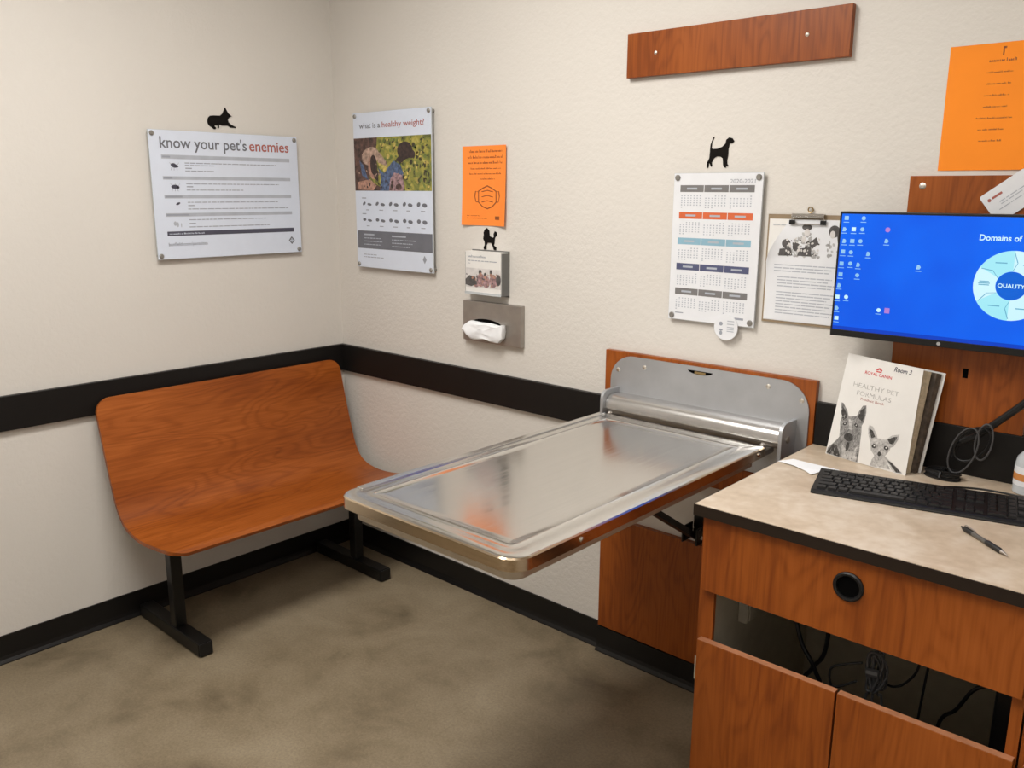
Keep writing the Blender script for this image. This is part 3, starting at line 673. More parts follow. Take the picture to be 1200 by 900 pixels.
# --- curled sheets
def sheet(name, fr, w_, h_, bulge, mat, parent, nu=14, nv=14, th=.0004):
    """thin paper; bulge(u,v) in 0..1 gives its distance from the wall"""
    bm = bm_new(); G = []
    for s in (0, th):
        G.append([[bm.verts.new(fr(w_*i/nu, h_*j/nv, bulge(i/nu, j/nv)+s)) for i in range(nu+1)] for j in range(nv+1)])
    for g in G:
        for j in range(nv):
            for i in range(nu): bm.faces.new((g[j][i], g[j][i+1], g[j+1][i+1], g[j+1][i]))
    per = [(0, i) for i in range(nu)]+[(j, nu) for j in range(nv)]+[(nv, i) for i in range(nu, 0, -1)]+[(j, 0) for j in range(nv, 0, -1)]
    for q in range(len(per)):
        (j, i), (j2, i2) = per[q], per[(q+1) % len(per)]
        bm.faces.new((G[0][j][i], G[0][j2][i2], G[1][j2][i2], G[1][j][i]))
    bmesh.ops.recalc_face_normals(bm, faces=bm.faces)
    return obj(name, bm, mat, parent, smooth=True)
ow, oh = .216, .279
t = thing('notice', 'small orange paper notice with a face mask drawing beside the weight poster', 'notice', (.768+ow/2, 0, 1.459))
bul = lambda u, v: .002+.008*(1-v)**2*(4*(u-.5)**2)+.006*max(0, u-.8)/.2+.004*max(0, .15-u)/.15
f0 = frame((.768, 0, 1.459), (1, 0, 0), (0, 0, 1)); sheet('paper', f0, ow, oh, bul, 'orange_s', t)
fo = lambda u, v, h=0: f0(u, v, bul(min(1, max(0, u/ow)), min(1, max(0, v/oh)))+h)
tx = []
for a, c, v, hh in ((.032, .200, .256, .010), (.024, .200, .236, .010), (.026, .194, .217, .009), (.038, .190, .198, .006), (.032, .190, .180, .006), (.086, .158, .162, .006)): tx += words(a, c, v, hh, .012, .034, .004)
tx += words(.022, .088, .033, .004)+words(.022, .118, .024, .004)+[rect(.160, .022, .184, .034)]
decal('notice_text', fo, tx, 'orange_ink', t, .0009)
mo = [(-.046, .012), (-.046, .022), (-.022, .034), (0, .042), (.022, .034), (.046, .022), (.046, -.018), (.026, -.034), (0, -.042), (-.026, -.034), (-.046, -.018)]
mk = []
mc = (.121, .100)
for q in range(len(mo)):
    (a, b_), (c_, d_) = mo[q], mo[(q+1) % len(mo)]; k = .90
    mk.append([(mc[0]+a, mc[1]+b_), (mc[0]+c_, mc[1]+d_), (mc[0]+c_*k, mc[1]+d_*k), (mc[0]+a*k, mc[1]+b_*k)])
for s in (-1, 1):
    lo = [(.046, .020), (.060, .022), (.064, .004), (.058, -.016), (.046, -.014)]
    for (a, b_), (c_, d_) in zip(lo, lo[1:]): mk.append([(mc[0]+s*a, mc[1]+b_), (mc[0]+s*c_, mc[1]+d_), (mc[0]+s*(c_-.004), mc[1]+d_-.002), (mc[0]+s*(a-.004), mc[1]+b_-.002)])
for v in (.018, 0, -.018): mk.append([(mc[0]-.028, mc[1]+v), (mc[0], mc[1]+v+.005), (mc[0]+.028, mc[1]+v), (mc[0]+.028, mc[1]+v+.003), (mc[0], mc[1]+v+.008), (mc[0]-.028, mc[1]+v+.003)])
decal('mask_drawing', fo, mk, 'orange_ink', t, .0009)
t = thing('notice', 'large orange paper list taped to the wall above the monitor', 'notice', (2.504, 0, 1.6335))
bul2 = lambda u, v: .0012+.003*(1-v)*u*u
f1 = frame((2.394, 0, 1.634), (1, 0, 0), (0, 0, 1)); sheet('paper', f1, .216, .281, bul2, 'orange', t)
fo1 = lambda u, v, h=0: f1(u, v, bul2(min(1, max(0, u/.216)), min(1, max(0, v/.281)))+h)
tx = words(.086, .143, .240, .007, .012, .02)+[rect(.112, .253, .115, .272), rect(.112, .268, .119, .272)]
for k, (a, c) in enumerate(((.084, .139), (.086, .136), (.084, .136), (.084, .134), (.072, .147), (.078, .136), (.082, .130))): tx += words(a, c, .216-k*.0252, .004)
decal('list_text', fo1, tx, 'orange_ink', t, .0009)

# --- brochure holder with cards
HX0, HX1 = .812, .997
t = thing('brochure_holder', 'small grey metal holder on the wall below the poodle silhouette', 'holder', ((HX0+HX1)/2, 0, 1.205))
boxpart('back_plate', 'holder', t, HX0, HX1, -.003, -.0005, 1.208, 1.372)
boxpart('side_plate', 'holder', t, HX1-.002, HX1, -.040, -.003, 1.215, 1.365); boxpart('side_plate', 'holder', t, HX0, HX0+.002, -.040, -.003, 1.215, 1.365)
boxpart('bottom_plate', 'holder', t, HX0+.002, HX1-.002, -.040, -.003, 1.213, 1.2155)
boxpart('front_lip', 'acrylic', t, HX0+.002, HX1-.002, -.0455, -.0435, 1.213, 1.222)
t = thing('brochure', 'white brochure card with a photo of a family in the wall holder', 'brochure', (.905, -.03, 1.216))
boxpart('card_stack', 'white', t, HX0+.004, HX1-.004, -.0425, -.006, 1.216, 1.368)
fr = frame((HX0+.004, -.0426, 1.216), (1, 0, 0), (0, 0, 1))
decal('heading', fr, words(.012, .10, .130, .009, .02, .03)+words(.012, .16, .117, .003)+words(.012, .03, .107, .004), 'ink_light', t)
decal('photo', fr, [rect(0, .022, .177, .092)], 'photolight', t)
decal('people_patches', fr, [[(.0, .05), (.02, .065), (.05, .06), (.06, .035), (.03, .025), (.0, .03)], ell(.075, .078, .008, .010), ell(.10, .070, .007, .008), ell(.128, .08, .006, .010), ell(.165, .055, .012, .02)], 'photodark', t, .0006)
decal('people_patches', fr, [ell(.078, .050, .022, .024), ell(.105, .045, .018, .022), ell(.14, .05, .018, .024), ell(.055, .035, .015, .012)], 'pink', t, .0005)
speckle('photo_shadow', fr, .0, .024, .177, .075, 30, .002, .006, 'photodark', t, .00055); speckle('photo_tint', fr, .03, .024, .177, .08, 24, .002, .006, 'skin', t, .0007)
decal('people_patches', fr, [ell(.077, .070, .007, .008), ell(.101, .062, .006, .007), ell(.128, .070, .006, .007), ell(.145, .066, .006, .007)], 'skin', t, .0008)
# --- tissue dispenser
t = thing('tissue_dispenser', 'brushed metal tissue box cover mounted on the wall', 'tissue dispenser', (.925, 0, 1.030))
boxpart('cover', 'dull', t, .780, 1.070, -.022, -.0005, 1.034, 1.184, bevel=.002)
obj('opening', add_prism(bm_new(), [(.900+.082*math.cos(a), -.0221, 1.098+.024*math.sin(a)) for a in [2*math.pi*k/28 for k in range(28)]], (0, -1, 0), .0008), 'darkhole', t)
out = [(.789, 1.078), (.806, 1.098), (.834, 1.113), (.88, 1.109), (.93, 1.111), (.97, 1.108), (1.004, 1.112), (1.003, 1.085), (.999, 1.062), (.980, 1.045), (.95, 1.043), (.92, 1.048), (.873, 1.043), (.84, 1.046), (.81, 1.058)]
cx_, cz_ = .9, 1.079; bm = bm_new(); rings = []
for sc_, y_ in ((.96, -.0231), (1.0, -.034), (.97, -.045), (.80, -.0515), (.5, -.0505), (.22, -.053)):
    rings.append([bm.verts.new((cx_+(x-cx_)*sc_, y_+.0022*math.sin(i*2.3+y_*400)*(sc_ < .99), cz_+(z-cz_)*sc_+.0015*math.sin(i*1.7+sc_*9))) for i, (x, z) in enumerate(out)])
for A_, B_ in zip(rings, rings[1:]):
    for k in range(len(out)): bm.faces.new((A_[k], A_[(k+1) % len(out)], B_[(k+1) % len(out)], B_[k]))
bm.faces.new(rings[0][::-1]); bm.faces.new(rings[-1]); bmesh.ops.recalc_face_normals(bm, faces=bm.faces)
ti = obj('tissue', bm, 'tissue', smooth=True); tag(ti, 'crumpled white tissue pulled from the wall dispenser', 'tissue')

# --- clipboard
t = thing('clipboard', 'brown clipboard hanging on the wall left of the monitor', 'clipboard', (2.083, 0, 1.222))
bm = add_box(bm_new(), 1.969, 2.197, -.0055, -.0025, 1.225, 1.523)
obj('board', bm, 'hardboard', t)
cl = obj('clip', add_prism(bm_new(), [(2.04, y, z) for y, z in [(-.0056, 1.5255), (-.013, 1.5255), (-.0175, 1.520), (-.0155, 1.514), (-.0125, 1.514), (-.0125, 1.5165), (-.0145, 1.519), (-.012, 1.5225), (-.0056, 1.5225)]], (1, 0, 0), .09), 'chrome', t, smooth=True)
obj('clip_wire', add_tube(bm_new(), spline([(2.043, -.0135, 1.515), (2.040, -.0135, 1.505), (2.048, -.0135, 1.499), (2.085, -.0135, 1.498), (2.122, -.0135, 1.499), (2.130, -.0135, 1.505), (2.127, -.0135, 1.515)], 5), .0016, 6), 'dull', cl, smooth=True)
for x in (2.034, 2.120): boxpart('clip_foot', 'black', cl, x, x+.016, -.0155, -.0117, 1.497, 1.509, bevel=.001)
hk = obj('wall_hook', add_tube(bm_new(), [(2.088+.007*math.cos(a), -.006-.002*math.sin(a), 1.536+.007*math.sin(a)) for a in [2*math.pi*k/14 for k in range(14)]], .0018, 6, closed=True), 'brass', smooth=True)
tag(hk, 'tiny brass hook holding the clipboard on the wall', 'hook')
bp_ = thing('paper_sheet', 'white rear sheet under the curled page on the clipboard', 'paper', (2.082, -.006, 1.226))
f2 = frame((1.974, -.0058, 1.2315), (1, 0, 0), (0, 0, 1)); sheet('page', f2, .216, .279, lambda u, v: .0002+.0008*(1-v), 'white', bp_)
decal('page_print', lambda u, v, h=0: f2(u, v, h), words(.012, .05, .262, .004, .02, .03), 'ink_pale', bp_, .0018)
fp = thing('paper_sheet', 'printed page with a grey family photo and a curled corner on the clipboard', 'paper', (2.085, -.008, 1.226))
cut = lambda v: (.058*((v-.158)/.121)**1.35 if v > .158 else 0.)
def page_fr(u, v, h=0):
    d = max(0, u-cut(v)); c = .0125*math.exp(-d/.018)*max(0, min(1, (v-.10)/.08))*(1-min(1, max(0, (v-.20)/.06)))
    return Vector((1.976+u, -.0078-c-h, 1.233+v))
bm = bm_new(); nu, nv = 16, 24; G = []
for s in (0, .0003): G.append([[bm.verts.new(page_fr(cut(.277*j/nv)+(.213-cut(.277*j/nv))*(i/nu)**1.6, .277*j/nv, s)) for i in range(nu+1)] for j in range(nv+1)])
for g in G:
    for j in range(nv):
        for i in range(nu): bm.faces.new((g[j][i], g[j][i+1], g[j+1][i+1], g[j+1][i]))
per = [(0, i) for i in range(nu)]+[(j, nu) for j in range(nv)]+[(nv, i) for i in range(nu, 0, -1)]+[(j, 0) for j in range(nv, 0, -1)]
for q in range(len(per)):
    (j, i), (j2, i2) = per[q], per[(q+1) % len(per)]; bm.faces.new((G[0][j][i], G[0][j2][i2], G[1][j2][i2], G[1][j][i]))
bmesh.ops.recalc_face_normals(bm, faces=bm.faces); obj('page', bm, 'white_cool', fp, smooth=True)
ln = []
for k in range(17):
    v = .152-k*.0083
    if k in (3, 8): continue
    ln += words(.022+(.010 if k > 3 else 0), .196-.01*(k % 3), v, .0028, .012, .03, .002)
decal('page_text', page_fr, ln, 'ink_pale', fp, .0006)
GREY = ([(.032, .178), (.045, .20), (.075, .225), (.10, .24), (.115, .255), (.13, .235), (.128, .20), (.15, .178)], [(.165, .18), (.16, .21), (.172, .232), (.205, .225), (.205, .19), (.19, .175)])
gp = []
while len(gp) < 90:
    q = (random.uniform(.03, .205), random.uniform(.175, .255))
    if inside(q, GREY[0]) or (inside(q, GREY[1]) and random.random() < .35): gp.append(ell(*q, random.uniform(.003, .007), random.uniform(.002, .005), 7, random.uniform(0, 3)))
decal('photo_tones', page_fr, gp, 'photogrey', fp, .0007)
decal('people_patches', page_fr, [ell(.052, .212, .012, .012), [(.032, .178), (.035, .197), (.065, .20), (.072, .18)], ell(.107, .257, .014, .008), ell(.079, .205, .009, .013), [(.085, .18), (.09, .20), (.122, .205), (.125, .18)], [(.115, .215), (.135, .232), (.142, .215), (.125, .20)], ell(.182, .248, .015, .016), [(.188, .25), (.20, .24), (.203, .205), (.194, .215)]], 'photodark', fp, .0008)
speckle('photo_shadow', page_fr, .035, .180, .150, .225, 34, .002, .007, 'photodark', fp, .0011); speckle('photo_midtone', page_fr, .035, .180, .150, .235, 30, .002, .005, 'photolight', fp, .0013)
decal('people_patches', page_fr, [ell(.108, .243, .008, .010), ell(.178, .240, .007, .010), ell(.06, .207, .006, .007), ell(.10, .225, .006, .008)], 'photolight', fp, .0010)

# ================================================================== monitor
MX0, MX1, MZ0, MZ1, MY = 2.205, 2.731, 1.223, 1.536, -.100
t = thing('monitor', 'flat black desktop monitor with a bright blue screen', 'monitor', ((MX0+MX1)/2, -.08, MZ0))
boxpart('housing', 'black', t, MX0, MX1, MY, MY+.028, MZ0, MZ1, bevel=.002)
boxpart('rear_bulge', 'black', t, MX0+.09, MX1-.09, MY+.028, MY+.045, MZ0+.05, MZ1-.05, bevel=.006)
boxpart('bottom_bezel', 'black', t, MX0+.001, MX1-.001, MY-.0015, MY, MZ0+.001, MZ0+.0165, bevel=.0005)
scn = boxpart('screen', 'screen', t, MX0+.006, MX1-.006, MY-.0008, MY+.0002, MZ0+.017, MZ1-.006)
boxpart('wall_mount', 'black', t, 2.42, 2.52, MY+.045, -.0195, 1.33, 1.43, bevel=.003)
fr = frame((0, MY-.0008, 0), (1, 0, 0), (0, 0, 1))
obj('maker_badge', add_lathe(bm_new(), (2.468, MY-.0015, 1.2315), (0, -1, 0), [(.0042, 0), (.0042, .0006), (0, .0006)], 16), 'galv', t)
IC = [(2.223,1.519),(2.265,1.520),(2.220,1.492),(2.243,1.492),(2.264,1.493),(2.222,1.463),(2.242,1.463),(2.262,1.464),(2.325,1.467),(2.221,1.436),(2.241,1.436),(2.284,1.434),(2.220,1.406),(2.242,1.408),(2.262,1.406),(2.220,1.379),(2.262,1.380),(2.219,1.352),(2.217,1.322),(2.239,1.324),(2.218,1.294),(2.219,1.268),(2.322,1.298),(2.405,1.409)]
ic = []; wh = []
for k, (x, z) in enumerate(IC):
    s = .0052
    tgt = wh if k in (3, 18, 19, 21, 22) else ic
    tgt.append(rect(x-s, z-s*.8, x+s, z+s*1.1) if k % 3 == 0 else (ell(x, z, s, s, 10) if k % 3 == 1 else [(x-s, z-s), (x+s*.4, z-s), (x+s, z), (x+s*.2, z+s), (x-s*.7, z+s)]))
    ic.append(rect(x-.007, z-.0105, x+.007, z-.0088))
decal('desktop_icons', fr, ic, 'screen_icon', scn, .0002); decal('desktop_icons', fr, wh, 'screen_white', scn, .0003)
decal('desktop_icons', fr, [ell(2.325, 1.494, .006, .006, 12), rect(2.336, 1.292, 2.348, 1.305)], 'screen_pink', scn, .0002)
decal('taskbar', fr, [rect(MX0+.006, MZ0+.017, MX1-.006, MZ0+.026)], 'screen_dark', scn, .0001)
CX, CZ = 2.605, 1.379
def arc_ring(r0, r1, a0, a1, n):
    return [[(CX+r0*math.cos(a0+(a1-a0)*k/n), CZ+r0*math.sin(a0+(a1-a0)*k/n)), (CX+r1*math.cos(a0+(a1-a0)*k/n), CZ+r1*math.sin(a0+(a1-a0)*k/n)), (CX+r1*math.cos(a0+(a1-a0)*(k+1)/n), CZ+r1*math.sin(a0+(a1-a0)*(k+1)/n)), (CX+r0*math.cos(a0+(a1-a0)*(k+1)/n), CZ+r0*math.sin(a0+(a1-a0)*(k+1)/n))] for k in range(n)]
for k in range(6):
    a = math.pi/6+k*math.pi/3
    decal('ring_segment', fr, arc_ring(.032, .078, a, a+math.pi/3, 10), 'screen_ring' if k % 2 else 'screen_white', scn, .0002)
chev = []
for k in range(6):
    a = math.pi/6+k*math.pi/3
    P = lambda r_, q: (CX+r_*math.cos(q), CZ+r_*math.sin(q))
    for (r0, q0), (r1, q1) in (((.033, a), (.052, a-.16)), ((.052, a-.16), (.074, a))):
        chev.append([P(r0, q0), P(r1, q1), P(r1, q1+.025), P(r0, q0+.04)])
    m_ = a+math.pi/6-.05; u, v = P(.056, m_)
    chev += [rect(u-.012, v-.001, u+.012, v+.0014)] + ([rect(u-.010, v+.003, u+.010, v+.0052), rect(u-.011, v-.0048, u+.011, v-.0026)] if k == 2 else [])
decal('ring_print', fr, chev, 'screen_line', scn, .0004)
decal('ring_centre', fr, [ell(CX, CZ, .031, .031, 28)], 'screen_mid', scn, .0002)
text('centre_text', 'QUALITY', fr, CX-.0275, CZ-.0045, .055, .0125, 'screen_white', scn, .0004, bold=.02)
text('title_text', 'Domains of', fr, 2.529, 1.4775, .086, .019, 'screen_white', scn, .0004, bold=.02)
# white card leaning at an angle on the backboard above the monitor
t = thing('badge_card', 'white card taped at an angle above the monitor', 'card', (2.566, -.022, 1.545))
ca = math.radians(38); Uc = Vector((math.cos(ca), 0, math.sin(ca))); Vc = Vector((-math.sin(ca), 0, math.cos(ca)))
O = Vector((2.544, -.0215, 1.512)); f3 = frame(O, Uc, Vc)
cw, ch, cr = .11, .075, .006; pts = []
for cx, cy, st in ((cw-cr, cr, -math.pi/2), (cw-cr, ch-cr, 0), (cr, ch-cr, math.pi/2), (cr, cr, math.pi)):
    pts += [(cx+cr*math.cos(st+math.pi/2*k/4), cy+cr*math.sin(st+math.pi/2*k/4)) for k in range(5)]
obj('card', add_prism(bm_new(), [f3(u, v, 0) for u, v in pts], tuple(Uc.cross(Vc)), .0012), 'white_cool', t)
decal('card_print', f3, words(.03, .10, .040, .002)+words(.03, .10, .034, .002)+words(.02, .10, .025, .002), 'ink_pale', t, .0016)
decal('card_logo', f3, [ell(.014, .056, .004, .004, 12), rect(.021, .054, .045, .059)], 'red', t, .0016)

# ================================================================== things on the worktop
ZC = .9002
# --- standing booklet
BL, BR, TR, TL = Vector((2.214, -.079, ZC)), Vector((2.434, -.127, ZC)), Vector((2.440, -.094, 1.164)), Vector((2.239, -.046, 1.172))
t = thing('booklet', 'white pet food booklet with a dog and cat standing on the worktop', 'booklet', (2.33, -.08, ZC))
nB = (BR-BL).cross(TL-BL).normalized()
def bk_fr(u, v, h=0): return BL*(1-u)*(1-v)+BR*u*(1-v)+TR*u*v+TL*(1-u)*v+nB*(h+.004*math.sin(math.pi*u))
def leaf(fr, th, mat, name, nu=8, nv=6):
    bm = bm_new(); G = []
    for s in (-th, 0): G.append([[bm.verts.new(fr(i/nu, j/nv, s)) for i in range(nu+1)] for j in range(nv+1)])
    for g in G:
        for j in range(nv):
            for i in range(nu): bm.faces.new((g[j][i], g[j][i+1], g[j+1][i+1], g[j+1][i]))
    per = [(0, i) for i in range(nu)]+[(j, nu) for j in range(nv)]+[(nv, i) for i in range(nu, 0, -1)]+[(j, 0) for j in range(nv, 0, -1)]
    for q in range(len(per)):
        (j, i), (j2, i2) = per[q], per[(q+1) % len(per)]; bm.faces.new((G[0][j][i], G[0][j2][i2], G[1][j2][i2], G[1][j][i]))
    bmesh.ops.recalc_face_normals(bm, faces=bm.faces)
    return obj(name, bm, mat, t, smooth=True)
cov = leaf(bk_fr, .0012, 'white', 'front_cover')
# leaves fan from the spine (left) towards the back cover
BR2, TR2 = Vector((2.455, -.078, ZC)), Vector((2.478, -.046, 1.152))
BL2, TL2 = BL+Vector((.002, .010, 0)), TL+Vector((.002, .010, -.004))
def fan(k):
    def f(u, v, h=0):
        a = bk_fr(u, v, h-.0016); b_ = BL2*(1-u)*(1-v)+BR2*u*(1-v)+TR2*u*v+TL2*(1-u)*v+nB*h
        return a.lerp(b_, k)
    return f
def wedge(k0, k1, mat, name, inset):
    f0_, f1_ = fan(k0), fan(k1); bm = bm_new(); c = []
    for f in (f0_, f1_): c.append([bm.verts.new(f(u, v)) for u, v in ((.01, .004), (inset, .004), (inset, .985), (.01, .985))])
    for k in range(4): bm.faces.new((c[0][k], c[0][(k+1) % 4], c[1][(k+1) % 4], c[1][k]))
    bm.faces.new(c[0][::-1]); bm.faces.new(c[1]); bmesh.ops.recalc_face_normals(bm, faces=bm.faces); return obj(name, bm, mat, t)
wedge(.12, .50, 'page', 'pages', .965); wedge(.66, .90, 'pagedark', 'printed_pages', .985)
leaf(fan(1.0), .0012, 'white', 'back_cover')
bm = bm_new(); add_prism(bm, [bk_fr(0, 0, -.0002), bk_fr(0, 1, -.0002), TL2-nB*.001, BL2-nB*.001], tuple(-(BR-BL).normalized()), .001); obj('spine', bm, 'white', t)
ART = {
 'dog':[(.056,.525),(.085,.523),(.161,.458),(.195,.408),(.298,.434),(.312,.479),(.350,.543),(.393,.554),(.411,.484),(.407,.399),(.387,.354),(.401,.289),(.412,.184),(.424,.108),(.425,.004),(.205,.004),(.009,.004),(.007,.061),(.084,.137),(.130,.194),(.111,.286),(.095,.339),(.105,.398),(.070,.448)],
 'd1':[(.081,.494),(.145,.448),(.179,.398),(.129,.360),(.087,.423)],'d2':[(.380,.534),(.401,.454),(.381,.394),(.319,.424),(.330,.483)],
 'd3':[(.121,.344),(.180,.363),(.203,.318),(.146,.293)],'d4':[(.282,.361),(.340,.379),(.361,.335),(.307,.318)],
 'd5':[(.182,.204),(.222,.253),(.303,.256),(.334,.221),(.308,.176),(.230,.167)],'d6':[(.249,.164),(.303,.162),(.333,.089),(.275,.077)],
 'd7':[(.004,.020),(.073,.115),(.120,.111),(.201,.006),(.111,.006),(.076,.049),(.064,.006)],
 'l1':[(.201,.388),(.265,.386),(.266,.289),(.228,.295)],'l2':[(.176,.136),(.262,.087),(.350,.092),(.391,.166),(.409,.006),(.228,.006)],
 'cat':[(.483,.380),(.529,.375),(.588,.312),(.611,.277),(.715,.285),(.772,.336),(.858,.363),(.852,.312),(.818,.241),(.781,.220),(.779,.194),(.735,.128),(.827,.091),(.956,.020),(.959,.007),(.581,.006),(.591,.066),(.614,.109),(.561,.149),(.533,.222),(.489,.293),(.475,.357)],
 'c1':[(.495,.348),(.539,.336),(.582,.284),(.540,.263),(.499,.308)],'c2':[(.732,.288),(.799,.328),(.839,.336),(.806,.258),(.764,.256)],
 'c3':[(.553,.213),(.619,.226),(.637,.184),(.582,.166)],'c4':[(.694,.215),(.757,.235),(.769,.199),(.715,.181)],
 'c5':[(.634,.164),(.684,.168),(.704,.121),(.656,.111)],'c6':[(.766,.103),(.828,.085),(.948,.019),(.894,.007)],
 'k1':[(.615,.071),(.740,.110),(.827,.017),(.605,.012)],'k2':[(.627,.228),(.682,.226),(.682,.174),(.640,.172)]}
decal('dog_picture', bk_fr, [ART['dog']], 'inkgrey', cov, .0003, 'grey drawing of a shepherd dog')
decal('cat_picture', bk_fr, [ART['cat']], 'inkpale', cov, .0003, 'pale grey drawing of a large-eared cat')
decal('picture_shades', bk_fr, [ART[k] for k in ('d1','d2','d7','c1','c2','c6')]+[ell(.165, .332, .028, .016, 12, .3), ell(.318, .345, .028, .016, 12, -.2), ell(.252, .215, .062, .040, 14), ell(.262, .125, .022, .045, 12), ell(.590, .197, .030, .020, 12, .2), ell(.735, .207, .030, .020, 12, -.1), ell(.668, .138, .022, .022, 12)], 'inkblack', cov, .0006)
for key_, mt_, n_, an in (('dog', 'inkblack', 130, 1.3), ('dog', 'inkpale', 90, 1.4), ('cat', 'inkgrey', 90, 1.2)):
    poly_ = ART[key_]; us = [q[0] for q in poly_]; vv = [q[1] for q in poly_]; st = []
    while len(st) < n_:
        q = (random.uniform(min(us), max(us)), random.uniform(min(vv), max(vv))); a = an+random.uniform(-.7, .7); l_ = random.uniform(.015, .04)
        e = (q[0]+l_*math.cos(a), q[1]+l_*math.sin(a))
        if inside(q, poly_) and inside(e, poly_): st.append([q, (q[0]+.006, q[1]), e])
    decal('fur_strokes', bk_fr, st, mt_, cov, .00065 if mt_ == 'inkblack' else .0007)
decal('eye_glint', bk_fr, [ell(.165, .334, .007, .006, 8), ell(.318, .347, .007, .006, 8), ell(.592, .200, .010, .008, 8), ell(.735, .210, .010, .008, 8)], 'white', cov, .0011)
decal('picture_lights', bk_fr, [ART[k] for k in ('l1','l2','k1','k2')], 'inkpale', cov, .0005)
text('maker_text', 'ROYAL CANIN', bk_fr, .285, .845, .355, .040, 'redlogo', cov, .0004, bold=.01)
decal('maker_emblem', bk_fr, [ell(.435+.015*k, .905+.012*(1-abs(k-2)/2), .008, .010, 10) for k in range(5)]+[rect(.43, .883, .50, .893)], 'redlogo', cov, .0004)
text('heading_text', 'HEALTHY PET', bk_fr, .165, .705, .60, .062, 'inkpale', cov, .0004)
text('heading_text', 'FORMULAS', bk_fr, .235, .632, .45, .062, 'inkpale', cov, .0004)
text('subtitle_text', 'Product Book', bk_fr, .30, .592, .31, .034, 'red', cov, .0004)
text('handwriting', 'Room 3', bk_fr, .650, .925, .22, .062, 'ink_dark', cov, .0004, bold=.016, shear=.25)

# --- keyboard
KA = math.atan2(.103, .422)
t = thing('keyboard', 'long black computer keyboard lying across the worktop', 'keyboard', (2.278, -.264, ZC), rotz=KA)
KL, KD = .446, .148
bm = bm_new(); pr = [(0, 0), (0, .019), (-.05, .015), (-KD+.006, .009), (-KD, .004), (-KD, 0)]
add_prism(bm, [(0, y, z) for y, z in pr], (1, 0, 0), KL); bmesh.ops.bevel(bm, geom=[e for e in bm.edges if e.calc_length() > .1], offset=.0015, segments=1, affect='EDGES')
obj('case', bm, 'black', t, local=True)
KM = {}
def key_mesh(u):
    if u in KM: return KM[u]
    bm = bm_new(); wdt = u*.019-.0022; dpt = .0168; e = .0016
    lo = [bm.verts.new((x, y, 0)) for x, y in ((0, 0), (wdt, 0), (wdt, dpt), (0, dpt))]; hi = [bm.verts.new((x, y, .0055)) for x, y in ((e, e), (wdt-e, e), (wdt-e, dpt-e), (e, dpt-e))]
    for k in range(4): bm.faces.new((lo[k], lo[(k+1) % 4], hi[(k+1) % 4], hi[k]))
    bm.faces.new(hi); bm.faces.new(lo[::-1]); bm.normal_update()
    me = bpy.data.meshes.new('key'); bm.to_mesh(me); bm.free(); me.materials.append(MAT['keycap']); KM[u] = me; return me
ROWS = [[1, -1, 1, 1, 1, 1, -.5, 1, 1, 1, 1, -.5, 1, 1, 1, 1, -.25, 1, 1, 1, -.25, 1, 1, 1, 1],
        [1]*13+[2, -.25, 1, 1, 1, -.25, 1, 1, 1, 1], [1.5]+[1]*12+[1.5, -.25, 1, 1, 1, -.25, 1, 1, 1, 1],
        [1.75]+[1]*11+[2.25, -3.5, 1, 1, 1], [2.25]+[1]*10+[2.75, -1.25, 1, -1.25, 1, 1, 1, 1], [1.25]*3+[6.25]+[1.25]*4+[-.25, 1, 1, 1, -.25, 2, 1]]
for r_, row in enumerate(ROWS):
    u = .010; y = -.030-r_*.0196-(.003 if r_ else 0); z = .0175+(y+.012)*.075
    for k in row:
        if k < 0: u += -k*.019; continue
        o = bpy.data.objects.new('key', key_mesh(k)); C.objects.link(o); o.parent = t; o.location = (u, y, z); o.rotation_euler = (.075, 0, 0); u += k*.019
kc = obj('keyboard_cable', add_tube(bm_new(), spline([(2.53, -.188, .912), (2.535, -.165, .906), (2.56, -.135, .9028), (2.61, -.112, .9028), (2.68, -.108, .9028), (2.76, -.12, .9028)], 8), .0022, 8), 'black', smooth=True)
tag(kc, 'thin black cable running behind the keyboard', 'cable')
# --- coiled cable
bm = bm_new()
for k in range(5):
    add_tube(bm, [(2.506+(.040-.003*(k % 3))*math.cos(a), -.083+(.020-.002*(k % 2))*math.sin(a)+.001*k, .9034+.0038*k+.0015*math.sin(2*a+k)) for a in [2*math.pi*q/28 for q in range(28)]], .0028, 6, closed=True)
add_tube(bm, [(2.506, -.108, .907), (2.506, -.104, .918), (2.508, -.065, .918), (2.508, -.058, .907)], .004, 6)
tag(obj('coiled_cable', bm, 'black', smooth=True), 'small coil of black cable beside the booklet', 'cable')
# --- paper under the keyboard end
bm = bm_new(); nap = [(2.150, -.232), (2.176, -.196), (2.215, -.197), (2.262, -.198), (2.300, -.206), (2.320, -.222), (2.272, -.245), (2.262, -.285), (2.235, -.262), (2.200, -.247)]
add_prism(bm, [(x, y, ZC+.0003+.003*abs(math.sin(i*1.9))) for i, (x, y) in enumerate(nap)], (0, 0, 1), .0006)
tag(obj('paper_napkin', bm, 'tissue'), 'crumpled white paper napkin on the worktop by the keyboard', 'napkin')
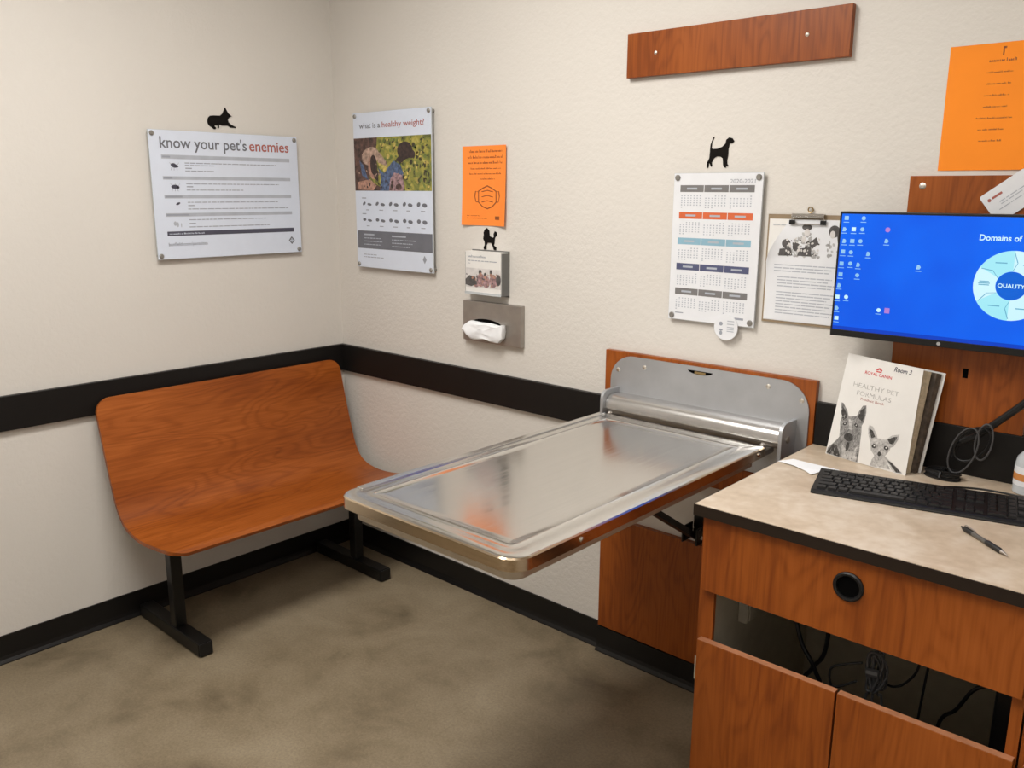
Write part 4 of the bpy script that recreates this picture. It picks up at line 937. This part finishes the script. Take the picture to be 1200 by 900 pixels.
# --- pen
P0, P1 = Vector((2.637, -.408, ZC+.0062)), Vector((2.744, -.503, ZC+.0055)); d = (P1-P0); Lp = d.length
t = thing('pen', 'black ballpoint pen lying in front of the keyboard', 'pen', tuple((P0+P1)/2-Vector((0, 0, .006))))
obj('barrel', add_lathe(bm_new(), P0+d*.26, d, [(.0045, 0), (.0047, .003), (.0045, Lp*.28), (.0047, Lp*.3)], 14), 'pengrey', t, smooth=True)
obj('grip', add_lathe(bm_new(), P0+d*.56, d, [(.0047, 0), (.0058, .004), (.0054, Lp*.15), (.0058, Lp*.28), (.004, Lp*.31)], 14), 'penblack', t, smooth=True)
obj('tip', add_lathe(bm_new(), P0+d*.87, d, [(.004, 0), (.0018, Lp*.09), (.0006, Lp*.13), (0, Lp*.132)], 12), 'dull', t, smooth=True)
obj('cap_end', add_lathe(bm_new(), P0, d, [(.002, 0), (.0022, .007), (.0045, .008), (.0054, .014), (.0052, Lp*.24), (.0046, Lp*.26)], 14), 'penblack', t, smooth=True)
dn = d.normalized(); obj('clip', add_tube(bm_new(), [P0+dn*.010+Vector((0, 0, .0055)), P0+dn*.014+Vector((0, 0, .0085)), P0+dn*.045+Vector((0, 0, .0072))], .0014, 6), 'dull', t, smooth=True)
# --- bottle at the frame's edge
BC = Vector((2.688, -.062, ZC))
t = thing('bottle', 'small clear plastic bottle with an orange label by the backsplash', 'bottle', tuple(BC))
obj('body', add_lathe(bm_new(), BC, (0, 0, 1), [(.030, 0), (.034, .003), (.034, .070), (.031, .086), (.020, .100), (.0135, .106), (.0135, .112)], 28), 'clear', t, smooth=True)
obj('label', add_lathe(bm_new(), BC, (0, 0, 1), [(.0345, .022), (.0345, .066)], 28), 'white_cool', t, smooth=True)
obj('label_band', add_lathe(bm_new(), BC, (0, 0, 1), [(.0348, .034), (.0348, .050)], 28), 'label_orange', t, smooth=True)
obj('cap', add_lathe(bm_new(), BC, (0, 0, 1), [(.016, .112), (.016, .132), (.010, .135), (.006, .150), (0, .150)], 20), 'white_cool', t, smooth=True)
# --- cables hanging behind the monitor
tag(obj('hanging_cable', add_tube(bm_new(), spline([(2.690, -.042, 1.31), (2.716, -.046, 1.235), (2.706, -.050, 1.17), (2.66, -.052, 1.115), (2.60, -.052, 1.050), (2.56, -.05, 1.010), (2.525, -.05, .985), (2.515, -.052, .95)], 8), [.0085]*48+[.007]*5+[.004]*4, 10), 'black', smooth=True), 'thick black cable sleeve slanting down behind the monitor', 'cable')
def loop(cx, cz, rx, rz, tilt, y, rad, mat, label):
    pts = []
    for q in range(36):
        a = 2*math.pi*q/36; u, v = rx*math.cos(a), rz*math.sin(a)
        pts.append((cx+u*math.cos(tilt)-v*math.sin(tilt), y-.004*math.sin(a), cz+u*math.sin(tilt)+v*math.cos(tilt)))
    tag(obj('cable_loop', add_tube(bm_new(), pts, rad, 8, closed=True), mat, smooth=True), label, 'cable', 'loops of cable below the monitor')
loop(2.585, 1.005, .018, .046, -.12, -.074, .0022, 'cable_grey', 'narrow grey cable loop hanging from the black sleeve')
loop(2.545, .978, .027, .062, -.30, -.083, .0020, 'cable_grey', 'wide grey cable loop nearest the coiled cable')
loop(2.558, .992, .030, .052, -.62, -.064, .0026, 'black', 'black cable loop behind the two grey loops')
